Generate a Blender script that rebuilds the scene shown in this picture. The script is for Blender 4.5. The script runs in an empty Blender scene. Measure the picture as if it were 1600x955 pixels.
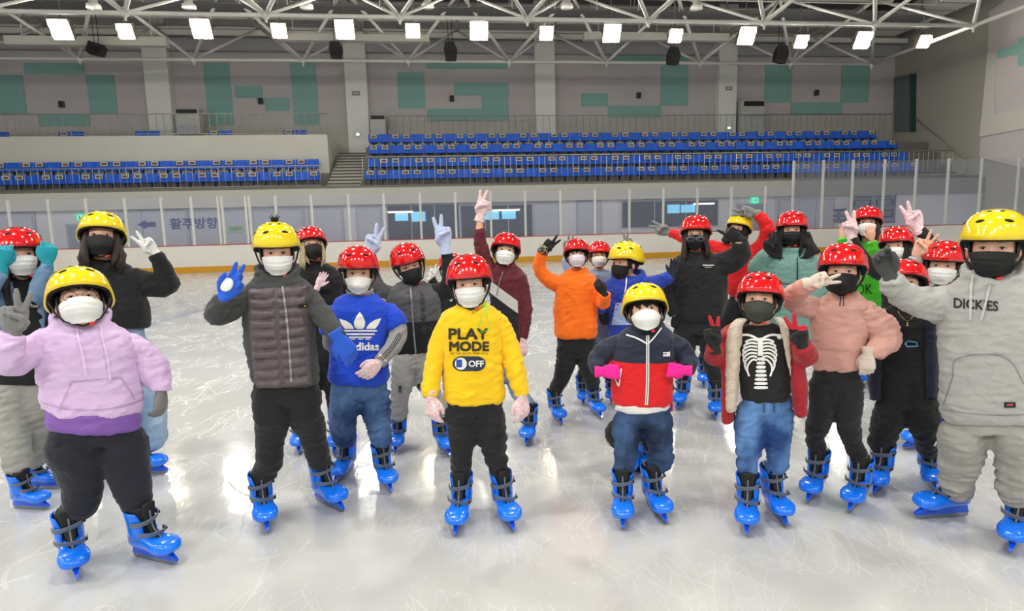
import bpy, bmesh, math, random
import numpy as np
from math import sin, cos, pi, radians, sqrt, atan2, exp
from mathutils import Vector, Matrix, Quaternion, noise
from mathutils.bvhtree import BVHTree
random.seed(7)
SC = bpy.context.scene
COL = SC.collection
# ------------------------------------------------------------------ camera
F_PX = 930.0
CAM_H = 1.62
PITCH = math.atan(125.5 / F_PX)
ROLL = 0.025
CF = Vector((0, cos(PITCH), -sin(PITCH)))
_R0 = Vector((1, 0, 0)); _U0 = Vector((0, sin(PITCH), cos(PITCH)))
CR = _R0 * cos(ROLL) - _U0 * sin(ROLL)
CU = _R0 * sin(ROLL) + _U0 * cos(ROLL)
CP = Vector((0, 0, CAM_H))
cam_data = bpy.data.cameras.new('camera')
cam_data.sensor_width = 36.0
cam_data.lens = F_PX / 1600.0 * 36.0
cam_data.clip_end = 200
cam = bpy.data.objects.new('camera', cam_data)
COL.objects.link(cam)
m = Matrix(((CR.x, CU.x, -CF.x), (CR.y, CU.y, -CF.y), (CR.z, CU.z, -CF.z))).to_4x4()
m.translation = CP
cam.matrix_world = m
SC.camera = cam
# ------------------------------------------------------------------ world, exposure
SC.view_settings.view_transform = 'Standard'
SC.view_settings.look = 'None'
SC.view_settings.gamma = 1.0
SC.view_settings.use_curve_mapping = False
SC.view_settings.exposure = 0.20
WORLD_STRENGTH = 0.42
LAMP_W = 125.0
w = bpy.data.worlds.new('hall_air'); SC.world = w
w.use_nodes = True
bg = w.node_tree.nodes['Background']
bg.inputs[0].default_value = (0.95, 0.98, 1.0, 1); bg.inputs[1].default_value = WORLD_STRENGTH
try:
    SC.cycles.max_bounces = 8; SC.cycles.diffuse_bounces = 3; SC.cycles.glossy_bounces = 4
    SC.cycles.transparent_max_bounces = 12; SC.cycles.transmission_bounces = 4
    SC.cycles.caustics_reflective = False; SC.cycles.caustics_refractive = False
    SC.cycles.use_denoising = True; SC.cycles.sample_clamp_indirect = 6
except Exception:
    pass

TH = 0.1162    # the hall is turned this much from the view
UD = Vector((cos(TH), sin(TH), 0)); VD = Vector((-sin(TH), cos(TH), 0))
def W(u, v, z=0.0): return UD * u + VD * v + Vector((0, 0, z))
def ray(px, py):
    return (CF * F_PX + CR * (px - 800) + CU * (477.5 - py)).normalized()
def at_depth(px, py, Y):          # pixel -> point at world depth Y
    d = ray(px, py); return CP + d * (Y / d.y)
def on_ice(px, py, z=0.0):
    d = ray(px, py); return CP + d * ((z - CAM_H) / d.z)
def A(px, py, v):                 # pixel -> (u, z) in the plane v of the hall
    d = ray(px, py); t = v / d.dot(VD); p = CP + d * t
    return p.dot(UD), p.z

# ------------------------------------------------------------------ materials
MATS = {}
def lin(c): return tuple((x / 12.92 if x <= 0.04045 else ((x + 0.055) / 1.055) ** 2.4) for x in c)
def mat(name, col, rough=0.6, metal=0.0, bump=0.0, bscale=60.0, noise_amt=0.0, nscale=8.0, coat=0.0, emit=0.0, sheen=0.0, alpha=1.0, stretch=(1, 1, 1), spec=0.5, srgb=True, trans=0.0):
    if name in MATS: return MATS[name]
    m = bpy.data.materials.new(name); m.use_nodes = True
    nt = m.node_tree; b = nt.nodes['Principled BSDF']
    c = lin(col) if srgb else tuple(col)
    b.inputs['Base Color'].default_value = (*c, 1)
    b.inputs['Roughness'].default_value = rough
    b.inputs['Metallic'].default_value = metal
    b.inputs['Specular IOR Level'].default_value = spec
    b.inputs['Coat Weight'].default_value = coat
    b.inputs['Coat Roughness'].default_value = 0.05
    b.inputs['Sheen Weight'].default_value = sheen
    b.inputs['Alpha'].default_value = alpha
    b.inputs['Transmission Weight'].default_value = trans
    if emit:
        b.inputs['Emission Color'].default_value = (*c, 1); b.inputs['Emission Strength'].default_value = emit
    tc = nt.nodes.new('ShaderNodeTexCoord'); mp = nt.nodes.new('ShaderNodeMapping')
    mp.inputs['Scale'].default_value = stretch
    nt.links.new(tc.outputs['Object'], mp.inputs['Vector'])
    if noise_amt:
        n = nt.nodes.new('ShaderNodeTexNoise'); n.inputs['Scale'].default_value = nscale; n.inputs['Detail'].default_value = 4
        nt.links.new(mp.outputs[0], n.inputs['Vector'])
        hs = nt.nodes.new('ShaderNodeMix'); hs.data_type = 'RGBA'
        hs.inputs[6].default_value = (*[max(0, x * (1 - noise_amt)) for x in c], 1)
        hs.inputs[7].default_value = (*[min(1, x * (1 + noise_amt)) for x in c], 1)
        nt.links.new(n.outputs['Fac'], hs.inputs[0]); nt.links.new(hs.outputs[2], b.inputs['Base Color'])
    if bump:
        n2 = nt.nodes.new('ShaderNodeTexNoise'); n2.inputs['Scale'].default_value = bscale; n2.inputs['Detail'].default_value = 3
        nt.links.new(mp.outputs[0], n2.inputs['Vector'])
        bp = nt.nodes.new('ShaderNodeBump'); bp.inputs['Strength'].default_value = bump; bp.inputs['Distance'].default_value = 0.01
        nt.links.new(n2.outputs['Fac'], bp.inputs['Height']); nt.links.new(bp.outputs[0], b.inputs['Normal'])
    MATS[name] = m
    return m
class NT:                          # tiny helper for procedural colour patterns
    def __init__(s, m):
        s.nt = m.node_tree; s.b = s.nt.nodes['Principled BSDF']
    def coord(s):
        tc = s.nt.nodes.new('ShaderNodeTexCoord'); sp = s.nt.nodes.new('ShaderNodeSeparateXYZ')
        s.nt.links.new(tc.outputs['Object'], sp.inputs[0]); s.vec = tc.outputs['Object']
        return sp.outputs[0], sp.outputs[1], sp.outputs[2]
    def math(s, op, a, b=0.0, c=None):
        n = s.nt.nodes.new('ShaderNodeMath'); n.operation = op
        for i, x in enumerate((a, b) if c is None else (a, b, c)):
            if isinstance(x, (int, float)): n.inputs[i].default_value = x
            else: s.nt.links.new(x, n.inputs[i])
        return n.outputs[0]
    def band(s, x, lo, hi):
        return s.math('MULTIPLY', s.math('GREATER_THAN', x, lo), s.math('LESS_THAN', x, hi))
    def mix(s, fac, a, b):
        n = s.nt.nodes.new('ShaderNodeMix'); n.data_type = 'RGBA'
        s.nt.links.new(fac, n.inputs[0]) if not isinstance(fac, (int, float)) else setattr(n.inputs[0], 'default_value', fac)
        for i, x in ((6, a), (7, b)):
            if isinstance(x, tuple): n.inputs[i].default_value = (*x[:3], 1)
            else: s.nt.links.new(x, n.inputs[i])
        return n.outputs[2]
    def noise(s, scale, detail=3, vec=None, stretch=None):
        n = s.nt.nodes.new('ShaderNodeTexNoise'); n.inputs['Scale'].default_value = scale; n.inputs['Detail'].default_value = detail
        v = vec or s.vec
        if stretch:
            mp = s.nt.nodes.new('ShaderNodeMapping'); mp.inputs['Scale'].default_value = stretch; s.nt.links.new(v, mp.inputs['Vector']); v = mp.outputs[0]
        s.nt.links.new(v, n.inputs['Vector']); return n.outputs['Fac']
    def color(s, c): s.nt.links.new(c, s.b.inputs['Base Color'])

# ------------------------------------------------------------------ object helpers
def link_mesh(name, verts, faces, mats, parent=None, smooth=False, fm=None, loc=None):
    me = bpy.data.meshes.new(name); me.from_pydata([tuple(v) for v in verts], [], faces)
    if not isinstance(mats, (list, tuple)): mats = [mats]
    for mm in mats: me.materials.append(mm)
    if fm: me.polygons.foreach_set('material_index', fm)
    if smooth: me.polygons.foreach_set('use_smooth', [True] * len(me.polygons))
    me.update()
    o = bpy.data.objects.new(name, me); COL.objects.link(o)
    if parent: o.parent = parent
    if loc is not None: o.location = loc
    return o
def tag(o, label=None, cat=None, group=None, kind=None):
    if label: o['label'] = label
    if cat: o['category'] = cat
    if group: o['group'] = group
    if kind: o['kind'] = kind
    return o
def thing(name, label, cat, loc=(0, 0, 0), rz=0.0, group=None):
    o = bpy.data.objects.new(name, None); COL.objects.link(o); o.empty_display_size = 0.1
    o.location = loc; o.rotation_euler = (0, 0, rz)
    return tag(o, label, cat, group)
def copy_tree(o, kids, parent=None):
    c = o.copy(); COL.objects.link(c)
    if parent: c.parent = parent
    for ch in kids.get(o.name, []): copy_tree(ch, kids, c)
    return c
def kid_map():
    k = {}
    for o in COL.objects:
        if o.parent: k.setdefault(o.parent.name, []).append(o)
    return k
class MB:
    """collects shapes and links them as one mesh object"""
    def __init__(s): s.v = []; s.f = []; s.m = []
    def add(s, vs, fs, mi=0):
        n = len(s.v); s.v += [tuple(x) for x in vs]; s.f += [tuple(i + n for i in f) for f in fs]; s.m += [mi] * len(fs)
    def box(s, c, h, M=None, mi=0, bev=0.0):
        x, y, z = h
        if bev <= 0:
            vs = [Vector((sx * x, sy * y, sz * z)) for sx in (-1, 1) for sy in (-1, 1) for sz in (-1, 1)]
            fs = [(0, 1, 3, 2), (4, 6, 7, 5), (0, 4, 5, 1), (2, 3, 7, 6), (0, 2, 6, 4), (1, 5, 7, 3)]
        else:
            bm = bmesh.new(); bmesh.ops.create_cube(bm, size=2)
            for q in bm.verts: q.co = Vector((q.co.x * x, q.co.y * y, q.co.z * z))
            bmesh.ops.bevel(bm, geom=bm.edges[:], offset=min(bev, .49 * min(h) * 2), segments=2, affect='EDGES', profile=0.5)
            bm.verts.ensure_lookup_table(); vs = [q.co.copy() for q in bm.verts]; fs = [[q.index for q in f.verts] for f in bm.faces]; bm.free()
        c = Vector(c)
        s.add([(M @ q if M else q) + c for q in vs], fs, mi)
    def tube(s, pts, rs, n=8, cap=True, mi=0, flat=1.0, side=None):
        pts = [Vector(p) for p in pts]
        if isinstance(rs, (int, float)): rs = [rs] * len(pts)
        prev = None; rings = []
        for i, p in enumerate(pts):
            d = (pts[min(i + 1, len(pts) - 1)] - pts[max(i - 1, 0)])
            d = d.normalized() if d.length > 1e-9 else Vector((0, 0, 1))
            if prev is None:
                a = side.copy() if side else (Vector((1, 0, 0)) if abs(d.x) < 0.8 else Vector((0, 1, 0)))
            else: a = prev
            a = (a - d * a.dot(d)).normalized(); prev = a; b = d.cross(a)
            rings.append([p + (a * cos(2 * pi * k / n) + b * sin(2 * pi * k / n) * flat) * rs[i] for k in range(n)])
        vs = [q for r in rings for q in r]; fs = []
        for i in range(len(pts) - 1):
            for k in range(n):
                fs.append((i * n + k, i * n + (k + 1) % n, (i + 1) * n + (k + 1) % n, (i + 1) * n + k))
        if cap:
            fs.append(tuple(range(n))[::-1]); fs.append(tuple((len(pts) - 1) * n + k for k in range(n)))
        s.add(vs, fs, mi)
    def loft(s, rings, closed=True, cap=True, mi=0):
        n = len(rings[0]); vs = [q for r in rings for q in r]; fs = []
        for i in range(len(rings) - 1):
            for k in range(n if closed else n - 1):
                fs.append((i * n + k, i * n + (k + 1) % n, (i + 1) * n + (k + 1) % n, (i + 1) * n + k))
        if cap and closed:
            fs.append(tuple(range(n))[::-1]); fs.append(tuple((len(rings) - 1) * n + k for k in range(n)))
        s.add(vs, fs, mi)
    def ball(s, c, r, M=None, n=12, mi=0):
        if isinstance(r, (int, float)): r = (r, r, r)
        c = Vector(c); vs = []; fs = []; m2 = n // 2
        for i in range(1, m2):
            t = pi * i / m2
            for k in range(n):
                q = Vector((r[0] * sin(t) * cos(2 * pi * k / n), r[1] * sin(t) * sin(2 * pi * k / n), r[2] * cos(t)))
                vs.append((M @ q if M else q) + c)
        for i in range(m2 - 2):
            for k in range(n): fs.append((i * n + k, (i + 1) * n + k, (i + 1) * n + (k + 1) % n, i * n + (k + 1) % n))
        top = Vector((0, 0, r[2])); bot = Vector((0, 0, -r[2]))
        vs.append((M @ top if M else top) + c); vs.append((M @ bot if M else bot) + c)
        a = len(vs) - 2; b = len(vs) - 1
        for k in range(n):
            fs.append((a, k, (k + 1) % n)); fs.append((b, (m2 - 2) * n + (k + 1) % n, (m2 - 2) * n + k))
        s.add(vs, fs, mi)
    def build(s, name, mats, parent=None, smooth=False, loc=None):
        return link_mesh(name, s.v, s.f, mats, parent, smooth, s.m if isinstance(mats, (list, tuple)) and len(mats) > 1 else None, loc)
def hallbox(mb, u0, u1, v0, v1, z0, z1, mi=0):     # box in hall axes
    c = W((u0 + u1) / 2, (v0 + v1) / 2, (z0 + z1) / 2)
    mb.box(c, (abs(u1 - u0) / 2, abs(v1 - v0) / 2, abs(z1 - z0) / 2), Matrix.Rotation(TH, 3, 'Z'), mi)
def structure(name, mb, m, smooth=False, parent=None):
    o = mb.build(name, m, parent, smooth)
    if parent is None: o['kind'] = 'structure'
    return o
# ================================================================== ARENA
VB = 26.0          # dasher boards
VL = 29.6          # ground floor wall behind the walkway
VBK = 36.6         # upper back wall
UL, UR = -40.0, 0.0
UR = A(1396, 150, VBK)[0]
M_ice = mat('rink_ice', (0.90, 0.895, 0.875), rough=0.24, spec=0.55)
def ice_nodes():
    n = NT(M_ice); x, y, z = n.coord(); nt = n.nt
    big = n.noise(0.35, 4); mid = n.noise(2.2, 5)
    # skate scratches: stretched voronoi edges and warped wave lines
    fac = None
    for k, (rot, sc, th) in enumerate(((0.4, 2.6, .010), (1.5, 2.1, .009), (2.5, 3.1, .010), (0.9, 4.6, .014))):
        mp = nt.nodes.new('ShaderNodeMapping'); mp.inputs['Rotation'].default_value = (0, 0, rot); mp.inputs['Scale'].default_value = (1, 0.28, 1)
        mp.inputs['Location'].default_value = (k * 3.7, k * 1.3, 0)
        nz = nt.nodes.new('ShaderNodeTexNoise'); nz.inputs['Scale'].default_value = 0.5
        nt.links.new(n.vec, nz.inputs['Vector'])
        ad = nt.nodes.new('ShaderNodeMix'); ad.data_type = 'VECTOR'; ad.inputs[0].default_value = 0.45
        nt.links.new(n.vec, ad.inputs[4]); nt.links.new(nz.outputs['Color'], ad.inputs[5])
        nt.links.new(ad.outputs[1], mp.inputs['Vector'])
        vo = nt.nodes.new('ShaderNodeTexVoronoi'); vo.feature = 'DISTANCE_TO_EDGE'; vo.inputs['Scale'].default_value = sc * 3
        nt.links.new(mp.outputs[0], vo.inputs['Vector'])
        l = n.math('LESS_THAN', vo.outputs['Distance'], th)
        fac = l if fac is None else n.math('MAXIMUM', fac, l)
    brk = n.math('GREATER_THAN', n.noise(1.7, 3), 0.5)
    fac = n.math('MULTIPLY', fac, brk)
    speck = n.math('GREATER_THAN', n.noise(26, 3), 0.69)
    fac = n.math('MAXIMUM', fac, n.math('MULTIPLY', speck, 0.8))
    base = n.mix(big, lin((.72, .722, .712)), lin((.79, .79, .78)))
    base = n.mix(n.math('MULTIPLY', mid, 0.35), base, lin((.81, .81, .79)))
    wear = n.math('MINIMUM', n.math('MAXIMUM', n.math('DIVIDE', n.math('SUBTRACT', y, 2.5), 6.0), 0.08), 1.0)
    col = n.mix(n.math('MULTIPLY', n.math('MULTIPLY', fac, wear), 0.22), base, lin((.97, .97, .97)))
    # painted lines under the ice
    def line(p, q, wd):
        a = on_ice(*p); b = on_ice(*q); d = (b - a); L = d.length; d.normalize(); nn = Vector((-d.y, d.x, 0))
        dist = n.math('ADD', n.math('MULTIPLY', x, nn.x), n.math('MULTIPLY', y, nn.y)); c0 = a.dot(nn)
        al = n.math('ADD', n.math('MULTIPLY', x, d.x), n.math('MULTIPLY', y, d.y)); s0 = a.dot(d)
        wob = n.math('MULTIPLY', n.math('SUBTRACT', n.noise(3, 2), 0.5), 0.06)
        return n.math('MULTIPLY', n.band(n.math('ADD', dist, wob), c0 - wd, c0 + wd), n.band(al, s0, s0 + L))
    bl = n.math('MULTIPLY', line((190, 520), (330, 480), .11), 0.35)
    bl = n.math('MAXIMUM', bl, n.math('MULTIPLY', line((30, 570), (190, 520), .11), 0.3))
    col = n.mix(bl, col, lin((.30, .38, .62)))
    rd = n.math('MULTIPLY', line((240, 462), (345, 448), .07), 0.5)
    col = n.mix(rd, col, lin((.75, .35, .38)))
    n.color(col)
    rg = n.math('ADD', n.math('MULTIPLY', big, 0.15), 0.06)
    rg = n.math('ADD', rg, n.math('MULTIPLY', fac, 0.30))
    nt.links.new(rg, n.b.inputs['Roughness'])
    bp = nt.nodes.new('ShaderNodeBump'); bp.inputs['Strength'].default_value = 0.25; bp.inputs['Distance'].default_value = 0.01
    h = n.math('ADD', n.math('ADD', n.math('MULTIPLY', n.noise(5, 4), 0.8), n.math('MULTIPLY', n.noise(38, 3), 0.05)), n.math('MULTIPLY', fac, 0.15))
    nt.links.new(h, bp.inputs['Height']); nt.links.new(bp.outputs[0], n.b.inputs['Normal'])
ice_nodes()
M_white = mat('painted_white', (.80, .79, .75), .55, noise_amt=.04, nscale=1.2)
M_board = mat('board_white', (.93, .91, .87), .35, noise_amt=.05, nscale=2.0)
M_kick = mat('kick_yellow', (.86, .62, .10), .4, noise_amt=.1)
M_red = mat('cap_red', (.72, .18, .22), .4)
M_taupe = mat('wall_taupe', (.78, .75, .75), .8, noise_amt=.05, nscale=.8)
M_green = mat('wall_green', (.54, .71, .68), .8, noise_amt=.05)
M_beige = mat('wall_beige', (.76, .75, .71), .8, noise_amt=.04, nscale=.7)
M_conc = mat('stand_concrete', (.47, .46, .44), .85, noise_amt=.12, nscale=3, bump=.2)
M_dark = mat('dark_grey', (.22, .22, .23), .8)  # plain dark grey of the seat brackets and wall speaker grilles
M_steel = mat('steel_rail', (.66, .66, .63), .35, metal=.4)
M_truss = mat('truss_white', (.92, .91, .88), .5)
M_ceil = mat('ceiling_grey', (.50, .50, .51), .8, noise_amt=.08)
M_low = mat('lower_wall', (.86, .86, .90), .7, noise_amt=.03)
M_door = mat('grey_door', (.74, .75, .81), .5)
M_win = mat('dark_window_glass', (.13, .17, .23), .08, spec=.7)
M_black = mat('black_matte', (.045, .045, .05), .5)
M_seat = mat('seat_blue', (.05, .36, .82), .45)
M_paper = mat('notice_paper', (.80, .77, .70), .7)
M_brown = mat('notice_print', (.42, .33, .22), .7)
M_pole = mat('stanchion_white', (.86, .86, .84), .35)

mb = MB(); mb.add([W(-45, -16, 0), W(14, -16, 0), W(24, VL, 0), W(-45, VL, 0)], [(0, 1, 2, 3)])
o = structure('floor', mb, M_ice)

# --- boards
def build_boards():
    root = thing('rink_board', 'long white rink barrier with yellow kick strip, red cap rail and clear glass panes', 'rink barrier', W(-12, VB, 0), TH)
    inv = root.matrix_basis.inverted() if False else None
    u0, u1 = -34.0, A(1640, 380, VB)[0] + 3.0
    M0 = Matrix.Translation(W(-12, VB, 0)) @ Matrix.Rotation(TH, 4, 'Z'); MI = M0.inverted()
    def loc(u, v, z): return MI @ W(u, v, z)
    def bx(name, ua, ub, va, vb, za, zb, m_, sm=False):
        q = MB(); a = loc(ua, va, za); b = loc(ub, vb, zb); q.box((a + b) / 2, ((b.x - a.x) / 2, (b.y - a.y) / 2, (b.z - a.z) / 2))
        return q.build(name, m_, root, sm)
    zt = 1.13
    bx('barrier_panel', u0, u1, VB, VB + .12, .24, zt - .03, M_board)
    bx('kick_strip', u0, u1, VB - .015, VB + .12, 0, .24, M_kick)
    bx('cap_rail', u0, u1, VB - .02, VB + .16, zt - .03, zt, M_red)
    xs = [-105, -48, 12, 75, 134, 195, 252, 299, 341, 347, 384, 390, 431, 487, 545, 600, 657, 712, 767, 821, 876, 930, 984, 1037, 1090, 1143, 1196, 1239, 1285, 1331, 1380, 1429, 1479, 1530, 1588, 1650, 1715]
    us = []
    for x in xs:
        us.append(A(x, 330, VB)[0])
    zs = [3.10 if x < 1210 else 4.22 for x in xs]
    glass = mat('rink_glass', (.72, .75, .83), .03, alpha=.14, spec=.5)
    for i, (x, u, z) in enumerate(zip(xs, us, zs)):
        bx('stanchion', u - .045, u + .045, VB + .02, VB + .10, zt, z, M_pole)
        if i + 1 < len(us) and us[i + 1] - u > .3:
            bx('glass_pane', u + .05, us[i + 1] - .05, VB + .055, VB + .067, zt, min(z, zs[i + 1]) - .03, glass)
    return us
us_st = build_boards()

# --- ground floor wall behind the walkway
def lowz(): pass
zf0 = A(600, 319, VL - .4)[1]; zf1 = A(600, 293, VL - .4)[1]
mb = MB(); hallbox(mb, -45, UR + 4, VL, VL + .2, 0, zf0 + .3); structure('wall_lower', mb, M_low)
M_seam = mat('panel_seam', (.70, .71, .77), .7)
mb = MB()
for i in range(26):
    u = -33 + i * 2.1; hallbox(mb, u, u + .02, VL - .012, VL, 0, zf0)
structure('trim_1', mb, M_seam)
# fascia (stand edge) with chamfered end on the right
ue = A(1240, 280, VL - .4)[0]
mb = MB(); hallbox(mb, -45, ue, VL - .4, VL + .9, zf0, zf1); structure('trim_2', mb, M_white)
mb = MB(); hallbox(mb, ue, UR + 4, VL - .15, VL + .9, zf0 - .05, zf1); structure('trim_3', mb, mat('fascia_grey', (.62, .61, .59), .7))
def lower_rect(px0, py0, px1, py1, v=VL - .03):
    u0, z1 = A(px0, py0, v); u1, z0 = A(px1, py1, v); return u0, u1, z0, z1
# recessed double doors and shutters in the ground floor wall
nd = 0
for (x0, y0, x1, open_) in ((-60, 334, 62, 0), (103, 350, 150, 1), (184, 330, 300, 0), (302, 330, 392, 0), (394, 329, 480, 0), (480, 326, 540, 0), (555, 324, 600, 0), (832, 318, 875, 0), (900, 315, 940, 0), (1150, 318, 1195, 1), (1215, 312, 1300, 0)):
    nd += 1; u0, u1, z0, z1 = lower_rect(x0, y0, x1, 392); z0 = 0
    mb = MB(); hallbox(mb, u0, u1, VL - .10, VL - .002, 0, z1, 0); d = structure('door_%d' % nd, mb, M_seam)
    n_leaf = max(1, round((u1 - u0) / 1.15)) if not open_ else 1
    for k in range(n_leaf):
        a = u0 + .08 + (u1 - u0 - .16) * k / n_leaf; b = u0 + .08 + (u1 - u0 - .16) * (k + 1) / n_leaf
        q = MB(); hallbox(q, a + .02, b - .02, VL - .14, VL - .10, .02, z1 - .08)
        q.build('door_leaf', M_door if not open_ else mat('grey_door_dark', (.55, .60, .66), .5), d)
# dark windows with lit screens
nw = 0
for (x0, y0, x1, y1, scr) in ((605, 322, 718, 377, ((617, 333, 638, 345), (643, 331, 665, 346))), (720, 322, 832, 377, ((757, 329, 780, 343), (784, 330, 806, 342))), (972, 316, 1120, 352, ((1043, 320, 1062, 333), (1064, 320, 1086, 332)))):
    nw += 1; u0, u1, z0, z1 = lower_rect(x0, y0, x1, y1)
    mb = MB(); hallbox(mb, u0 - .06, u1 + .06, VL - .08, VL - .002, z0 - .06, z1 + .06)
    wd = structure('window_%d' % nw, mb, M_seam)
    q = MB(); hallbox(q, u0, u1, VL - .10, VL - .08, z0, z1); q.build('pane', M_win, wd)
    q = MB()
    for f in (.33, .66): hallbox(q, u0 + (u1 - u0) * f - .02, u0 + (u1 - u0) * f + .02, VL - .13, VL - .10, z0, z1)
    q.build('mullion', M_seam, wd)
    for s in scr:
        a, b, c, e = lower_rect(*s, v=VL - .14)
        q = MB(); hallbox(q, a, b, VL - .14, VL - .12, c, e)
        mm = mat('lit_opening', (.45, .75, .90), .5, emit=.75)
        q.build('lit_opening', mm, wd)
def strip_lamp(x0, y0, x1, y1, lab):
    t = thing('strip_lamp', lab, 'lamp', W(*A(x0, y0, VL - .2)[:1], VL - .2, A(x0, y0, VL - .2)[1]), TH)
    L = A(x1, y0, VL - .2)[0] - A(x0, y0, VL - .2)[0]; h = .05
    q = MB(); q.box((L / 2, .03, h), (L / 2 + .03, .03, .02)); q.build('lamp_housing', M_white, t)
    q = MB(); q.tube([(0, 0, .0), (L, 0, .0)], .03); q.build('lamp_tube', mat('tube_light', (1, 1, .97), .4, emit=2.2), t)
strip_lamp(606, 332, 645, 332, 'white fluorescent strip lamp in the dark window under the white raised gloves')
strip_lamp(770, 329, 812, 329, 'white fluorescent strip lamp beside the pink raised glove')
strip_lamp(1084, 319, 1116, 319, 'white fluorescent strip lamp in the right hand ground floor window')
def exit_sign(px, py, w_, h_, v, lab):
    u, z = A(px, py, v)
    t = thing('exit_sign', lab, 'sign', W(u, v, z), TH)
    q = MB(); q.box((0, .04, 0), (w_, .04, h_), bev=.01); q.build('sign_box', mat('exit_green', (.10, .80, .62), .4, emit=1.0), t)
    q = MB()
    q.box((-w_ * .15, -.006, -.0), (w_ * .30, .006, h_ * .72)); q.build('sign_panel', mat('exit_white', (.75, 1, .93), .4, emit=1.0), t)
    q = MB(); q.ball((-w_ * .15, -.02, h_ * .42), (.035, .01, .035), n=8)
    q.tube([(-w_ * .15, -.02, h_ * .3), (-w_ * .2, -.02, -h_ * .1)], .025, 6)
    q.tube([(-w_ * .2, -.02, -h_ * .1), (-w_ * .02, -.02, -h_ * .3), (-w_ * .05, -.02, -h_ * .6)], .018, 6)
    q.tube([(-w_ * .2, -.02, -h_ * .1), (-w_ * .38, -.02, -h_ * .5)], .018, 6)
    q.tube([(-w_ * .16, -.02, h_ * .2), (w_ * .06, -.02, 0)], .014, 6)
    q.build('running_figure', mat('exit_figure', (.02, .35, .25), .5), t)
exit_sign(126, 340, .18, .14, VL - .15, 'green lit exit sign on the ground floor wall above the left corridor door')
exit_sign(1180, 313, .20, .16, VL - .15, 'green lit exit sign on the ground floor wall above the right corridor door')
# text helper
def text_mesh(body, size=1.0, bold=0.0, align='CENTER'):
    cu = bpy.data.curves.new('t', 'FONT'); cu.body = body; cu.size = size; cu.align_x = align; cu.align_y = 'CENTER'
    cu.offset = bold; cu.resolution_u = 3
    o = bpy.data.objects.new('t', cu); COL.objects.link(o)
    dg = bpy.context.evaluated_depsgraph_get(); me = bpy.data.meshes.new_from_object(o.evaluated_get(dg))
    vs = [v.co.copy() for v in me.vertices]; me.calc_loop_triangles(); fs = [list(p.vertices) for p in me.loop_triangles]
    COL.objects.unlink(o); bpy.data.objects.remove(o); bpy.data.meshes.remove(me)
    return vs, fs
def fit_text(body, w_, h_, bold=0.0):
    vs, fs = text_mesh(body, 1.0, bold)
    x0 = min(v.x for v in vs); x1 = max(v.x for v in vs); y0 = min(v.y for v in vs); y1 = max(v.y for v in vs)
    return [Vector(((v.x - (x0 + x1) / 2) / (x1 - x0) * w_, (v.y - (y0 + y1) / 2) / (y1 - y0) * h_, 0)) for v in vs], fs
M_sign = mat('sign_blue', (.10, .20, .52), .5)
def wall_sign():
    v = VL - .16
    u, z = A(229, 351, v); t = thing('arrow_sign', 'solid dark blue arrow sign pointing left on the ground floor wall', 'sign', W(u, v, z), TH)
    q = MB(); a = A(214, 351, v)[0] - u; b = A(243, 351, v)[0] - u; h = .20
    pr = [(a, 0), (a + .4, h), (a + .4, h * .55), (b, h * .55), (b, -h * .55), (a + .4, -h * .55), (a + .4, -h)]
    q.add([(x, 0, y) for x, y in pr] + [(x, .02, y) for x, y in pr], [(0, 1, 6), (2, 3, 4, 5), (7, 13, 8), (9, 12, 11, 10)] + [(i, (i + 1) % 7, 7 + (i + 1) % 7, 7 + i) for i in range(7)])
    q.build('arrow_shape', M_sign, t)
    u, z = A(303, 349, v); w_ = A(340, 349, v)[0] - A(265, 349, v)[0]
    vs, fs = fit_text('활주방향', w_, .52, .02)
    q = MB(); q.add([(p.x, 0, p.y) for p in vs], fs)
    o = q.build('direction_lettering', M_sign); o.location = W(u, v, z); o.rotation_euler = (0, 0, TH)
    tag(o, 'dark blue Korean lettering beside the blue arrow on the ground floor wall', 'sign')
    u, z = A(368, 360, v); q = MB()
    for k in range(9):
        q.box((-.28 + k * .07, 0, .05 + .02 * (k % 2)), (.022, .006, .09 if k % 3 else .05)); q.box((-.25 + k * .07, 0, .02), (.035, .006, .015))
    for zz in (-.12, .15): q.box((0, 0, zz), (.32, .005, .012))
    o = q.build('green_notice', mat('notice_green', (.45, .75, .35), .5)); o.location = W(u, v, z); o.rotation_euler = (0, 0, TH)
    tag(o, 'small pale green notice on the ground floor wall right of the blue lettering', 'sign')
wall_sign()
def notice(px0, py0, px1, py1, lab, v=VL - .1):
    u0, u1, z0, z1 = lower_rect(px0, py0, px1, py1, v)
    t = thing('notice_board', lab, 'notice board', W((u0 + u1) / 2, v, (z0 + z1) / 2), TH)
    w_ = (u1 - u0) / 2; h = (z1 - z0) / 2
    q = MB(); q.box((0, .02, 0), (w_, .02, h)); q.build('board_frame', mat('notice_frame', (.16, .20, .36), .5), t)
    q = MB(); q.box((0, 0, 0), (w_ - .05, .005, h - .05)); q.build('board_sheet', mat('notice_sheet', (.50, .53, .62), .6), t)
    q = MB(); rr = random.Random(3)
    q.box((-w_ * .45, -.008, h * .8), (w_ * .35, .003, .03)); q.box((w_ * .45, -.008, h * .8), (w_ * .35, .003, .03))
    for (cx, cz, a, b) in ((-.5, .4, .4, .22), (.5, .4, .4, .22), (-.5, -.35, .4, .3), (.5, -.35, .4, .3)):
        q.box((w_ * cx, -.008, h * cz), (w_ * a, .003, h * b))
    q.build('printed_block', mat('notice_dark', (.27, .30, .38), .6), t)
    q = MB()
    for (cx, cz) in ((-.5, .4), (.5, .4), (-.5, -.35), (.5, -.35)):
        for r in range(3): q.box((w_ * cx, -.013, h * (cz + .12 - .12 * r)), (w_ * .3, .002, .018))
    q.build('printed_line', mat('notice_line', (.7, .72, .78), .6), t)
notice(1330, 304, 1398, 348, 'large blue framed notice board on the ground floor wall behind the girl with green cuffs')
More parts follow.
